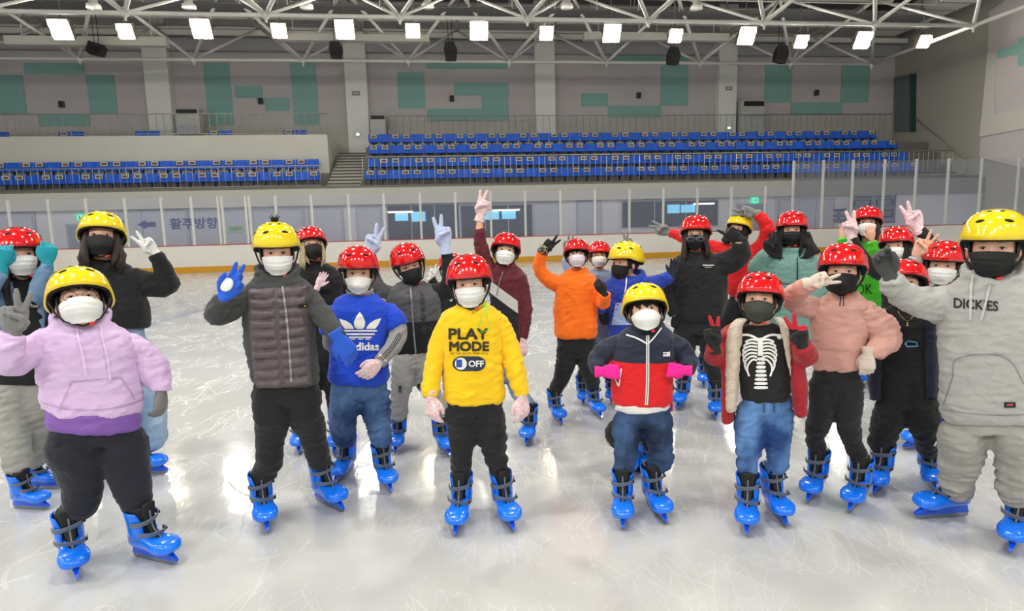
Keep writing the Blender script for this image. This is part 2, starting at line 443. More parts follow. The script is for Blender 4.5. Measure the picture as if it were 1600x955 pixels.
notice(1298, 327, 1322, 347, 'small faded notice board on the wall left of the large blue framed one')

# --- stands
v_f = 30.6
RZ = []   # floor z of each row
for k, yb in enumerate((287, 268, 247, 229.5)):
    RZ.append(A(600, yb, v_f + .5 + .9 * k)[1] - .06)
zwalk = RZ[0]
uR0 = A(566, 270, v_f)[0]; 
uL1 = A(505, 280, v_f)[0]
def row_end(k): return A((1452, 1432, 1410, 1385)[k], (270, 250, 232, 215)[k], v_f + .5 + .9 * k)[0]
mb = MB()
ST_END = UR + 1.5
for k in range(4):
    hallbox(mb, uR0 - .1, ST_END, v_f + .2 + .9 * k, VBK + .2, RZ[k] - .7 if k else 2.6, RZ[k])
structure('floor_right_stand', mb, M_conc)
mb = MB()
for k in range(2):
    hallbox(mb, -45, uL1 + .1, v_f + .2 + .9 * k, VBK, RZ[k] - .7 if k else 2.6, RZ[k])
structure('floor_left_stand', mb, M_conc)
# front walkway slab edge
mb = MB(); hallbox(mb, -45, UR + 4, VL + .3, v_f + .4, zf1 - .2, zwalk - .1); structure('floor_stand_walkway', mb, M_conc)
# parapet and gallery above the left block
zp1 = A(250, 212, v_f + 2.0)[1]; zp0 = RZ[1]
ug = A(513, 240, v_f + 2.0)[0]
mb = MB(); hallbox(mb, -45, ug, v_f + 2.0, v_f + 2.2, zp0, zp1); structure('wall_parapet', mb, M_white)
mb = MB(); hallbox(mb, ug - .15, ug, v_f + 2.2, VBK, zp0, zp1); structure('wall_parapet_end', mb, M_white)
zgal = zp1 - .75
mb = MB(); hallbox(mb, -45, ug - .15, v_f + 2.2, VBK, zgal - .2, zgal); structure('floor_gallery', mb, M_conc)
# back wall
zc = 14.5
mb = MB(); hallbox(mb, -45, UR + .3, VBK, VBK + .3, 0, zc); structure('wall_back', mb, M_taupe)
# white wainscot on the right half
zw1 = A(700, 190, VBK - .05)[1]
uw0 = A(606, 200, VBK)[0]
mb = MB(); hallbox(mb, uw0, UR, VBK - .08, VBK, RZ[3], zw1)
q = structure('trim_4', mb, M_beige)
mb = MB(); hallbox(mb, -45, uw0 - 1.2, VBK - .08, VBK, zgal, A(400, 197, VBK)[1]); structure('trim_5', mb, M_beige)
# columns
nc = 6
for (x0, x1) in ((224, 262), (538, 572), (836, 867), (1124, 1152), (-110, -70)):
    u0 = A(x0, 110, VBK - .5)[0]; u1 = A(x1, 110, VBK - .5)[0]
    mb = MB(); hallbox(mb, u0, u1, VBK - .5, VBK - .002, zgal, zc); structure('trim_%d' % nc, mb, mat('column_white', (.92, .92, .90), .7)); nc += 1
# horizontal rail band at the top of the wall
mb = MB(); z = A(700, 72, VBK - .4)[1]; hallbox(mb, -45, UR, VBK - .4, VBK - .05, z - .35, z + .35); structure('trim_%d' % nc, mb, mat('wall_top_band', (.66, .66, .67), .7)); nc += 1
# green pattern panels (painted panels on the back wall)
def grn(x0, y0, x1, y1):
    global nc
    mb = MB(); u0, z1 = A(x0, y0, VBK - .03); u1, z0 = A(x1, y1, VBK - .03); hallbox(mb, u0, u1, VBK - .04, VBK - .001, z0, z1)
    structure('trim_%d' % nc, mb, M_green); nc += 1
for r in ((-40, 117, 42, 177), (37, 98, 132, 116), (134, 117, 184, 177), (58, 178, 142, 197),
          (317, 98, 366, 196), (366, 134, 411, 153), (453, 98, 499, 196), (413, 153, 453, 173),
          (620, 112, 665, 169), (665, 96, 793, 108), (709, 129, 795, 149), (752, 149, 795, 188), (667, 170, 752, 188),
          (908, 146, 950, 166), (950, 165, 1033, 184), (1033, 98, 1075, 165), (950, 84, 1075, 97),
          (1196, 98, 1236, 160), (1316, 98, 1357, 160), (1236, 160, 1316, 178)): grn(*r)
# right wall and its far corner
mb = MB(); q0 = W(UR, VBK, 0)
hallbox(mb, UR, UR + .3, 8, VBK + .3, 0, zc); structure('wall_right', mb, mat('wall_right_grey', (.64, .63, .59), .8, noise_amt=.05, nscale=.6))
def onR(px, py):                   # pixel -> (v, z) on the right wall plane
    d = ray(px, py); t = (UR - .0) / d.dot(UD); p = CP + d * t
    return p.dot(VD), p.z
def rbox(name_mat, p0, p1, dep=.06, z0=None, z1=None, nm=None):
    global nc
    va, za = onR(*p0); vb, zb = onR(*p1)
    mb = MB(); hallbox(mb, UR - dep, UR - .002, min(va, vb), max(va, vb), min(za, zb) if z0 is None else z0, max(za, zb) if z1 is None else z1)
    structure(nm or 'trim_%d' % nc, mb, name_mat); nc += 1
def rpoly(m_, pts, dep=.05):
    global nc
    vz = [onR(*p) for p in pts]; n = len(vz)
    mb = MB(); mb.add([W(UR - dep, v, z) for v, z in vz] + [W(UR - .002, v, z) for v, z in vz],
                      [tuple(range(n)), tuple(range(2 * n - 1, n - 1, -1))] + [(i, (i + 1) % n, n + (i + 1) % n, n + i) for i in range(n)])
    structure('trim_%d' % nc, mb, m_); nc += 1
rpoly(M_taupe, [(1546, 18), (1760, -120), (1760, 140), (1556, 182), (1558, 85), (1545, 83)], .05)
rpoly(mat('pilaster_white', (.80, .79, .75), .7), [(1545, 83), (1558, 85), (1556, 180), (1536, 184)], .09)
rpoly(mat('pilaster_white', (.80, .79, .75), .7), [(1536, 184), (1760, 133), (1760, 172), (1533, 214)], .12)
rpoly(M_taupe, [(1533, 214), (1760, 172), (1760, 300), (1531, 246)], .04)
rpoly(M_green, [(1560, 78), (1596, 68), (1596, 84), (1560, 92)], .08)
rpoly(M_green, [(1593, 62), (1660, 42), (1660, 92), (1593, 104)], .09)
rpoly(mat('door_steel', (.40, .43, .45), .5), [(1398, 122), (1422, 117), (1422, 206), (1398, 206)], .06)
rpoly(mat('door_dark_green', (.14, .28, .27), .5), [(1424, 116), (1432, 115), (1431, 206), (1424, 206)], .08)
# ceiling
mb = MB(); hallbox(mb, -45, UR + .3, -16, VBK + .3, zc, zc + .3); structure('ceiling', mb, M_ceil)
# lower side stand wall at right end, concrete stairs
zst = A(1440, 215, 34)[1]
def stairs(name, u0, u1, v0, v1, z0, z1, n, m_):
    mb = MB()
    for i in range(n):
        hallbox(mb, u0, u1, v0 + (v1 - v0) * i / n, v1, z0 if i == 0 else z0 + (z1 - z0) * i / n - .05, z0 + (z1 - z0) * (i + 1) / n)
    o = structure(name, mb, m_)
    q = MB()
    for i in range(n):
        vv = v0 + (v1 - v0) * i / n; zz = z0 + (z1 - z0) * (i + 1) / n
        hallbox(q, u0, u1, vv - .012, vv + .03, zz - .07, zz + .006)
    q.build('step_nosing', mat('nosing_grey', (.36, .35, .33), .8), o)
    return o
M_step = mat('step_grey', (.72, .71, .67), .85, noise_amt=.1, nscale=3)
stairs('floor_centre_stair', uL1 + .15, uR0 - .12, VL + .6, VBK - 1.2, zwalk - .3, RZ[3] - .1, 12, M_step)
stairs('floor_right_stair', row_end(3) + .1, UR - .02, v_f + .4, VBK - .6, zwalk - .2, RZ[3] + .05, 12, M_step)

# --- railings with separate balusters
def railing(lab, ua, ub, v, z0, z1, step, post=6):
    root = thing('railing', lab, 'railing', W(ua, v, z0), TH)
    L = ub - ua; H = z1 - z0
    q = MB(); q.tube([(0, 0, H), (L, 0, H)], .028, 8); q.build('top_rail', M_steel, root, True)
    q = MB(); q.tube([(0, 0, .10), (L, 0, .10)], .02, 8); q.build('bottom_rail', M_steel, root, True)
    n = int(L / step)
    q = MB(); q.tube([(0, 0, .1), (0, 0, H)], .015, 6); b0 = q.build('baluster', M_steel, root, True)
    q = MB(); q.tube([(0, 0, -.12), (0, 0, H)], .02, 6); p0 = q.build('post', M_steel, root, True)
    for i in range(1, n + 1):
        s = p0 if i % post == 0 else b0
        c = s.copy(); COL.objects.link(c); c.parent = root; c.location = (L * i / n, 0, 0)
    return root
z0 = A(900, 289, VL + .9)[1]; z1 = A(900, 242, VL + .9)[1]
railing('long steel railing with thin balusters in front of the right seat block', A(567, 270, VL + .9)[0], A(1488, 250, VL + .9)[0], VL + .9, z0, z1 , .29)
z0 = A(250, 297, VL + .9)[1]; z1 = A(250, 262, VL + .9)[1]
railing('long steel railing with thin balusters in front of the left seat block', A(-40, 270, VL + .9)[0], A(499, 250, VL + .9)[0], VL + .9, z0, z1 , .29)
z0 = zp1; z1 = A(250, 178, v_f + 2.1)[1]
railing('steel railing along the upper gallery edge over the white parapet', A(-40, 200, v_f + 2.1)[0], A(512, 200, v_f + 2.1)[0], v_f + 2.1, z0, z1, .36)
z0 = RZ[3] + .1; z1 = A(1000, 180, VBK - 1.2)[1]
railing('thin steel railing behind the top seat row of the right block', A(608, 200, VBK - 1.2)[0], A(1392, 200, VBK - 1.2)[0], VBK - 1.2, z0, z1, .40)
# handrail on right wall stairs
def handrail():
    t = thing('handrail', 'sloping steel handrail on the wall beside the right hand stairs', 'handrail')
    a = onR(1434, 186); b = onR(1512, 246)
    q = MB(); P = [W(UR - .12, a[0], a[1]), W(UR - .12, b[0], b[1])]; q.tube(P, .035, 8); q.build('rail_bar', M_steel, t, True)
    for f in (.1, .4, .7, .95):
        c = P[0].lerp(P[1], f); q = MB(); q.tube([c, c + UD * .12 - Vector((0, 0, .05))], .02, 6); q.build('rail_bracket', M_steel, t)
handrail()

# --- seats
def seat_proto(card):
    root = thing('stand_seat', 'x', 'seat')
    q = MB(); n = 8; rings = []
    for j, (zz, off) in enumerate(((.0, -.02), (.04, .0), (.20, .02), (.38, .05), (.43, .06))):
        r = []
        hw = .28 if j not in (0, 4) else .265
        for i in range(n + 1):
            t = -1 + 2 * i / n; r.append(Vector((hw * t, off - .035 * t * t, zz)))
        for i in range(n, -1, -1):
            t = -1 + 2 * i / n; r.append(Vector((hw * t, off - .035 * t * t + .025, zz)))
        rings.append(r)
    q.loft(rings); q.build('backrest', M_seat, root, True)
    q = MB(); q.box((0, -.10, -.02), (.22, .16, .025), Matrix.Rotation(-.08, 3, 'X'), bev=.015); q.build('seat_pan', M_seat, root)
    q = MB(); q.box((0, -.02, -.17), (.05, .03, .14)); q.box((0, -.02, -.30), (.16, .05, .012)); q.build('seat_bracket', M_dark, root)
    if card:
        q = MB(); q.box((0, -.03, .31), (.165, .005, .10), Matrix.Rotation(-.12, 3, 'X')); c = q.build('notice_card', M_paper, root)
        q = MB(); q.box((0, -.037, .305), (.12, .003, .055), Matrix.Rotation(-.12, 3, 'X')); q.build('printed_panel', M_brown, c)
    return root
S_card = seat_proto(True); S_plain = seat_proto(False); KM = kid_map()
used = [False, False]
def put_seat(card, u, v, z, lab, group):
    s = S_card if card else S_plain; k = 0 if card else 1
    if not used[k]: o = s; used[k] = True
    else: o = copy_tree(s, KM)
    o.location = W(u, v, z); o.rotation_euler = (0, 0, TH); o['label'] = lab; o['group'] = group
SP = .585
def nth(n): return '%d%s' % (n, 'th' if 10 <= n % 100 <= 20 else {1: 'st', 2: 'nd', 3: 'rd'}.get(n % 10, 'th'))
names = ['lowest row', 'second lowest row', 'second highest row', 'highest row']
for k in range(4):
    v = v_f + .55 + .9 * k; z = RZ[k] + .30
    ua = A((569, 573, 575, 575)[k], (270, 250, 232, 215)[k], v)[0] + .3; ub = row_end(k); n = int((ub - ua) / SP)
    off = (0, 2, 0, 1)[k]
    for i in range(n):
        card = ((i + off) % 3) != 2
        lab = 'blue seat %s, %s, right block, %s from centre stairs' % ('with paper card' if card else 'without card', names[k], nth(i + 1))
        put_seat(card, ua + i * SP, v, z, lab, 'seats %s in the %s, right block' % ('with card' if card else 'without card', names[k]))
for k in range(2):
    v = v_f + .55 + .9 * k; z = RZ[k] + .30
    ub = A(500, 270, v)[0] - .3; ua = A(-30, 280, v)[0]; n = int((ub - ua) / SP)
    nm = ('front row', 'rear row')[k]
    for i in range(n):
        card = ((i + k) % 3) != 1
        lab = 'blue seat %s, %s, left block, %s from centre stairs' % ('with paper card' if card else 'without card', nm, nth(i + 1))
        put_seat(card, ub - i * SP, v, z, lab, 'seats %s in the %s, left block' % ('with card' if card else 'without card', nm))
for j, x in enumerate((4, 100, 121, 220, 240, 334, 353, 451, 470)):
    v = v_f + 2.75; u = A(x, 205, v)[0]
    put_seat(x in (100, 334, 451), u, v, zp1 - .08, 'blue seat %s on the gallery over the white parapet, %s from the left' % ('with paper card' if x in (100, 334, 451) else 'without card', nth(j + 1)), 'gallery seats %s' % ('with card' if x in (100, 334, 451) else 'plain'))
if not used[0] or not used[1]: pass

# --- tall fan heaters / air units against the wall
def air_unit(x0, x1, ytop, ybot, v, lab):
    u0, z1 = A(x0, ytop, v); u1, z0 = A(x1, ybot, v); w_ = (u1 - u0) / 2; h = (z1 - z0)
    t = thing('air_conditioner', lab, 'air conditioner', W((u0 + u1) / 2, v, z0), TH)
    q = MB(); q.box((0, .3, h / 2), (w_, .3, h / 2), bev=.04); q.build('cabinet', mat('unit_white', (.72, .72, .70), .4), t)
    q = MB(); q.box((0, -.01, h * .88), (w_ * .85, .02, h * .075)); q.build('top_grille', M_black, t)
    q = MB()
    for k in range(5): q.box((0, -.01, h * (.12 + .055 * k)), (w_ * .8, .012, .02))
    q.build('lower_louvre', M_door, t)
    q = MB(); q.box((0, -.01, h * .6), (w_ * .9, .008, .01)); q.box((0, -.01, h * .42), (w_ * .9, .008, .01)); q.build('panel_seam_line', M_door, t)
air_unit(272, 314, 169, 210, VBK - 1.6, 'white upright air unit on the left gallery behind the railing')
air_unit(1160, 1195, 156, 206, VBK - 1.0, 'tall white upright air unit with black top grille behind the right seat block')
air_unit(577, 604, 179, 216, VBK - 1.0, 'narrow white cabinet at the top of the centre stairs')
# small wall details
def wall_box(px, py, lab):
    v = VBK - .10; u, z = A(px, py, v)
    t = thing('wall_speaker', lab, 'speaker', W(u, v, z), TH)
    q = MB(); q.box((0, 0, 0), (.13, .09, .17), bev=.03); q.build('speaker_case', mat('dull_grey', (.32, .31, .30), .6), t)
    q = MB(); q.box((0, -.095, 0), (.09, .006, .13)); q.build('speaker_grille', M_dark, t)
for (x, y, l) in ((96, 163, 'small grey wall speaker on the back wall left of the leftmost column'), (407, 158, 'small grey wall speaker on the back wall between the green blocks over the left gallery'), (706, 154, 'small grey wall speaker on the back wall inside the green spiral'), (998, 149, 'small grey wall speaker on the back wall above the green step shape'), (1276, 145, 'small grey wall speaker on the back wall right of the tall air unit')): wall_box(x, y, l)
def plate(px, py, lab):
    v = VBK - .53; u, z = A(px, py, v)
    t = thing('column_plaque', lab, 'plaque', W(u, v, z), TH)
    q = MB(); q.box((0, 0, 0), (.22, .02, .11), bev=.01); q.build('plaque_plate', mat('plaque_grey', (.52, .52, .50), .5), t)
    q = MB(); q.box((0, -.022, 0), (.16, .003, .05)); q.build('plaque_face', M_beige, t)
plate(556, 146, 'small grey plaque on the column over the centre stairs'); plate(1139, 138, 'small grey plaque on the column left of the tall air unit')
def downlight(px, py, lab):
    v = VBK - .56; u, z = A(px, py, v)
    t = thing('guide_lamp', lab, 'lamp', W(u, v, z), TH)
    q = MB(); q.box((0, .02, 0), (.13, .03, .11), bev=.02); q.build('lamp_case', M_white, t)
    q = MB(); q.ball((0, -.02, 0), (.09, .03, .07)); q.build('lamp_lens', mat('guide_light', (.85, 1, .97), .4, emit=3), t)
downlight(559, 210, 'small glowing guide lamp low on the column over the centre stairs'); downlight(1139, 200, 'small glowing guide lamp low on the column left of the tall air unit')
# ================================================================== ROOF
def roof():
    root = thing('roof_truss', 'white steel space frame of tubes under the hall roof', 'roof truss')
    v1 = 33.3; v2 = 26.6; v3 = 19.9
    xs = [125, 293, 457, 620, 780, 935, 1088, 1235, 1362]
    us = [A(x, 97, v1)[0] for x in xs]; zl = sum(A(x, 96.5, v1)[1] for x in xs) / len(xs)
    p = (us[7] - us[0]) / 7
    us = [us[0] - 3 * p, us[0] - 2 * p, us[0] - p] + [us[0] + i * p for i in range(8)] + [us[8]]
    zu = zl + 2.3
    vr = [v1, v2, v3]; vu = [v1 + 2.4, v1 - 3.3, v2 - 3.3, v3 - 3.3]
    uu = [(a + b) / 2 for a, b in zip(us[:-1], us[1:])]
    def pipe(a, b, r, nm='chord', n=10):
        q = MB(); q.tube([a, b], r, n); return q.build(nm, M_truss, root, True)
    for v in vr: pipe(W(us[0], v, zl), W(us[-1], v, zl), .085)
    for v in vu: pipe(W(uu[0], v, zu), W(uu[-1] + 1, v, zu), .10)
    for i, u in enumerate(us): 
        if i == len(us) - 1 : pipe(W(u, vr[0], zl), W(u, vr[-1] - 8, zl), .085)
    for u in uu: pipe(W(u, vu[0], zu), W(u, vu[-1] - 3, zu), .11)
    for j, v in enumerate(vr):
        for i, u in enumerate(us):
            q = MB(); c = W(u, v, zl)
            for uq in ([uu[i - 1]] if i > 0 else []) + ([uu[i]] if i < len(uu) else []):
                for vq in (vu[j], vu[j + 1]):
                    q.tube([c, W(uq, vq, zu)], .085 if (vq < v) else .065, 8)
            q.ball(c, .16, n=10); q.tube([c - Vector((0, 0, .28)), c], .05, 6)
            q.build('web_brace', M_truss, root, True)
    for v in vu:
        for u in uu:
            if v > 30:
                q = MB(); q.ball(W(u, v, zu), .17, n=8); q.tube([W(u, v, zu), W(u, v, zc)], .07, 6); q.build('roof_post', M_truss, root, True)
    return us, uu, zl, zu
us_t, uu_t, zl_t, zu_t = roof()
def roof_bits():
    # purlins: box beams below the deck
    for k, (v, z, h, lab) in enumerate(((35.6, 12.35, .13, 'white steel beam nearest the back wall under the roof'), (34.0, 12.75, .17, 'white steel beam second from the back wall under the roof'), (31.6, 13.9, .12, 'white steel purlin above the row of floodlights'), (29.2, 13.9, .12, 'white steel purlin in front of the row of floodlights'))):
        q = MB(); hallbox(q, -38, UR - .1, v - .1, v + .1, z - h, z + h); tag(q.build('roof_beam', M_truss), lab, 'beam')
    # catwalk with thin rails
    t = thing('catwalk', 'thin railed service catwalk hanging under the roof along the back of the rink', 'catwalk')
    for (v, z) in ((31.4, 12.55), (31.4, 13.0), (30.2, 12.55), (30.2, 13.0)):
        q = MB(); q.tube([W(-38, v, z), W(UR - 3, v, z)], .035, 6); q.build('rail_bar', M_truss, t)
    q = MB(); hallbox(q, -38, UR - 3, 30.2, 31.4, 12.0, 12.06); q.build('walk_deck', mat('deck_grey', (.45, .45, .45), .7), t)
    for i in range(24):
        u = -36 + i * 2.1
        if u > UR - 3: break
        q = MB()
        for v in (30.2, 31.4): q.tube([W(u, v, 12.0), W(u, v, 13.0)], .025, 6)
        q.tube([W(u, 30.8, 12.0), W(u, 30.8, zc)], .02, 5); q.build('rail_post', M_truss, t)
    # duct running towards the viewer near the right wall
    d = ray(1392, 37); t_ = (12.6 - CAM_H) / d.z; pu = (CP + d * t_).dot(UD); d = ray(1440, 39); pu2 = (CP + d * (12.6 - CAM_H) / d.z).dot(UD)
    t = thing('roof_duct', 'wide ribbed white duct under the roof beside the right wall', 'duct')
    q = MB(); hallbox(q, pu, pu2, 6, 35.5, 12.6, 13.2); q.build('duct_body', M_truss, t)
    q = MB()
    for i in range(24): hallbox(q, pu - .04, pu2 + .04, 9 + i * 1.1, 9.08 + i * 1.1, 12.56, 13.25)
    q.build('duct_rib', mat('duct_rib_grey', (.62, .62, .59), .6), t)
    # long white radiant tubes
    for (x0, x1, y, h, lab) in ((10, 262, 65, .21, 'long white box beam hanging at the left end of the truss'), (434, 671, 60, .17, 'long white box beam hanging near the middle of the truss'), (912, 1137, 58, .20, 'long white box beam hanging right of the middle of the truss')):
        v = 31.9; u0, z = A(x0, y, v); u1, z2 = A(x1, y, v); z = (z + z2) / 2
        t = thing('hanging_beam', lab, 'beam', W(u0, v, z), TH); L = u1 - u0
        q = MB(); q.box((L / 2, 0, 0), (L / 2, .2, h), bev=.03); q.build('beam_box', M_white, t)
        q = MB()
        for f in (.1, .5, .9): q.tube([(L * f, 0, h), (L * f, 0, zu_t - z)], .02, 5)
        q.build('hanger', M_truss, t)
    for (x, y, w_, h, tl, lab) in ((152, 79, .34, .30, .3, 'black loudspeaker hanging under the left box beam'), (526, 80, .33, .40, 0, 'black loudspeaker hanging left of the middle of the truss'), (704, 82, .34, .46, 0, 'black hexagonal loudspeaker hanging left of the brightest middle lamp'), (1051, 89, .34, .44, .1, 'black loudspeaker hanging under the dim lamp right of the middle'), (1219, 86, .36, .46, .25, 'black tilted loudspeaker hanging near the right end of the truss')):
        v = 31.5; u, z = A(x, y, v)
        t = thing('hanging_speaker', lab, 'speaker', W(u, v, z), TH)
        R = Matrix.Rotation(tl, 3, 'Y')
        pr = [(-w_ * .8, h), (-w_, h * .2), (-w_ * .8, -h), (w_ * .8, -h), (w_, h * .2), (w_ * .5, h)] if h > .35 else [(-w_, h), (-w_ * 1.1, -h * .6), (-w_ * .5, -h), (w_ * .9, -h * .8), (w_ * 1.1, h)]
        n = len(pr); q = MB(); q.add([R @ Vector((a, -.25, b)) for a, b in pr] + [R @ Vector((a * .8, .25, b * .8)) for a, b in pr], [tuple(range(n)), tuple(range(2 * n - 1, n - 1, -1))] + [(i, (i + 1) % n, n + (i + 1) % n, n + i) for i in range(n)])
        q.build('speaker_case', mat('speaker_black', (.12, .11, .12), .6), t)
        q = MB(); q.tube([(-.1, 0, h), (-.1, 0, h + 2.6)], .015, 5); q.tube([(.1, 0, h), (.1, 0, h + 2.6)], .015, 5); q.build('hanger', M_black, t)
        q = MB(); q.box((0, -.262, -h * .15), (w_ * .6, .008, h * .6), R); q.build('speaker_grille', M_black, t)
    # conical ventilation hoods
    for (x, y, lab) in ((146, 6, 'white round pipe end hanging at the upper left'), (295, 6, 'white round pipe end hanging left of the first big lamp'), (479, 6, 'white round pipe end hanging above the second big lamp'), (668, 5, 'white round pipe end hanging above the dim lamp'), (886, 6, 'white round pipe end hanging right of the middle lamp'), (1088, 8, 'white round pipe end hanging left of the fourth big lamp')):
        v = 29.0; u, z = A(x, y, v)
        q = MB(); q.tube([(0, 0, -.18), (0, 0, -.05), (0, 0, .05), (0, 0, zc - z)], [.30, .28, .17, .16], 14); o = q.build('vent_pipe', M_truss, None, True); o.location = W(u, v, z)
        tag(o, lab, 'pipe')
roof_bits()
# --- floodlights
M_lens = mat('flood_lens', (1, .99, .96), .3, emit=125)
M_lens2 = mat('flood_lens_dim', (1, .95, .84), .3, emit=55)
M_hous = mat('flood_housing', (.48, .45, .40), .5)
def flood(u, v, z, big, lab, group=None, power=1.0, tilt=.35):
    t = thing('floodlight', lab, 'lamp', W(u, v, z), TH, group)
    R = Matrix.Rotation(-tilt, 3, 'X')
    q = MB(); s = .92 if big else .72
    q.loft([[R @ Vector((a * x, b * x, zz)) for a, b in ((-1, -1), (1, -1), (1, 1), (-1, 1))] for zz, x in ((-.15, .46 * s), (.12, .44 * s), (.26, .26 * s))])
    q.build('lamp_housing', M_hous, t)
    q = MB(); q.tube([R @ Vector((-.5 * s, 0, -.02)), R @ Vector((-.5 * s, 0, .25)), (0, 0, .55), R @ Vector((.5 * s, 0, .25)), R @ Vector((.5 * s, 0, -.02))], .025, 6); q.tube([(0, 0, .5), (0, 0, 1.6)], .025, 6); q.build('bracket', M_hous, t)
    for i in range(3):
        for j in range(2):
            q = MB(); q.loft([[R @ Vector((x * cos(pi * k / 6) + (i - 1) * .30 * s, y * sin(pi * k / 6) + (j - .5) * .42 * s, zz)) for k in range(12)] for zz, x, y in ((-.14, .13 * s, .19 * s), (-.24, .12 * s, .17 * s), (-.27, .07 * s, .10 * s))])
            q.build('lamp_lens', M_lens if big else M_lens2, t)
    if power:
        L = bpy.data.lights.new('flood_beam', 'AREA'); L.shape = 'SQUARE'; L.size = 0.9; L.energy = LAMP_W * power; L.color = (1.0, .98, .93)
        lo = bpy.data.objects.new('flood_beam', L); COL.objects.link(lo); lo.parent = t
        lo.location = R @ Vector((0, 0, -.42)); lo.rotation_euler = (-tilt, 0, 0)
    return t
fl = [(97, 45, 1, 'bright floodlight above the left end of the long left box beam'), (198, 48, 0, 'smaller floodlight above the right half of the left box beam'), (316, 44, 1, 'big bright floodlight first right of the left box beam'), (437, 47, 0, 'smaller yellowish floodlight at the left end of the middle box beam'), (539, 45, 1, 'big bright floodlight over the middle box beam'), (645, 47, 0, 'small dim floodlight with visible grey housing at the right end of the middle box beam'), (748, 47, 1, 'big bright floodlight in the middle of the ceiling, right of the hexagonal speaker'), (853, 51, 0, 'small yellowish floodlight over the column right of the middle'), (955, 51, 1, 'big bright floodlight over the right hand box beam'), (1054, 55, 0, 'small floodlight with round housing at the right end of the right hand box beam'), (1165, 55, 1, 'big bright floodlight just right of the right hand box beam'), (1250, 64, 0, 'small floodlight above the tilted black speaker'), (1346, 62, 1, 'bright floodlight second from the right end of the row'), (1441, 64, 0, 'floodlight at the right end of the row by the grey wall')]
for x, y, b, lab in fl:
    u, z = A(x, y, 29.4); flood(u, 29.4, z, b, lab, None, 0, 1.05)
for vrow, g, pw_ in ((9.5, 'middle', 1.0), (1.5, 'near half', .8), (-9.5, 'rear half', 2.2)):
    for i in range(6):
        flood(-23 + i * 6.6, vrow, 11.2, 1, 'floodlight over the %s of the rink, %s from the left' % (g, nth(i + 1)), 'floodlights over the %s of the rink' % g, pw_, -.35 if pw_ > 2 else .05)
# ================================================================== PEOPLE: builders
def remesh(mb, voxel, smooth=3, disp=None):
    me = bpy.data.meshes.new('r'); me.from_pydata(mb.v, [], mb.f); me.update()
    o = bpy.data.objects.new('r', me); COL.objects.link(o)
    md = o.modifiers.new('r', 'REMESH'); md.mode = 'VOXEL'; md.voxel_size = voxel
    if smooth: sm = o.modifiers.new('s', 'SMOOTH'); sm.factor = 0.5; sm.iterations = smooth
    dg = bpy.context.evaluated_depsgraph_get()
    r = bpy.data.meshes.new_from_object(o.evaluated_get(dg))
    COL.objects.unlink(o); bpy.data.objects.remove(o); bpy.data.meshes.remove(me)
    if disp:
        n = len(r.vertices); co = np.empty(n * 3, 'f'); no = np.empty(n * 3, 'f')
        r.vertices.foreach_get('co', co); r.vertices.foreach_get('normal', no)
        co = co.reshape(-1, 3); no = no.reshape(-1, 3)
        for i in range(n):
            co[i] += no[i] * disp(co[i], no[i])
        r.vertices.foreach_set('co', co.ravel()); r.update()
    r.polygons.foreach_set('use_smooth', [True] * len(r.polygons)); r.update()
    return r
def obj_from(name, me, m_, parent, M=None, loc=None):
    me.materials.clear()
    for q in (m_ if isinstance(m_, (list, tuple)) else [m_]): me.materials.append(q)
    o = bpy.data.objects.new(name, me); COL.objects.link(o)
    if parent: o.parent = parent
    if M is not None: o.matrix_local = M
    return o
def fold_disp(seed, amp=.006):
    s = Vector((seed * 3.1, seed * 1.7, seed * .9))
    def f(c, n):
        p = Vector(c)
        a = noise.noise(Vector((p.x * 9, p.y * 9, p.z * 5)) + s)
        b = noise.noise(Vector((p.x * 9 + p.z * 8, p.y * 6, p.z * 26 - p.x * 10)) + s * 2)
        c2 = noise.noise(Vector((p.x * 30 - p.z * 12, p.y * 16, p.z * 38)) + s * 3)
        d = 1 - abs(b) * 2.4
        return amp * (.75 * a + 1.6 * max(-.5, d) * (.5 + a) + .5 * c2 - .7)
    return f
SKIN = mat('skin_warm', (.90, .70, .59), .5, bump=.05, bscale=300)
SKIN.node_tree.nodes['Principled BSDF'].inputs['Subsurface Weight'].default_value = .12
SKIN.node_tree.nodes['Principled BSDF'].inputs['Subsurface Radius'].default_value = (.02, .008, .004)
M_eyew = mat('eye_white', (.86, .83, .80), .2); M_iris = mat('eye_dark', (.05, .035, .03), .1); M_brow = mat('brow_dark', (.12, .09, .08), .8)
M_hblack = mat('hair_black', (.045, .035, .035), .38, bump=.9, bscale=120, stretch=(6, 6, .6)); M_hbrown = mat('hair_brown', (.20, .13, .10), .4, bump=.9, bscale=120, stretch=(6, 6, .6))
M_hblond = mat('hair_blond', (.80, .72, .55), .45, bump=.9, bscale=120, stretch=(6, 6, .6))
M_hred = mat('helmet_red', (.86, .03, .04), .16, coat=1.0); M_hyel = mat('helmet_yellow', (.95, .83, .05), .16, coat=1.0)
M_pad = mat('helmet_foam', (.04, .04, .045), .8); M_strap = mat('strap_black', (.05, .05, .055), .7)

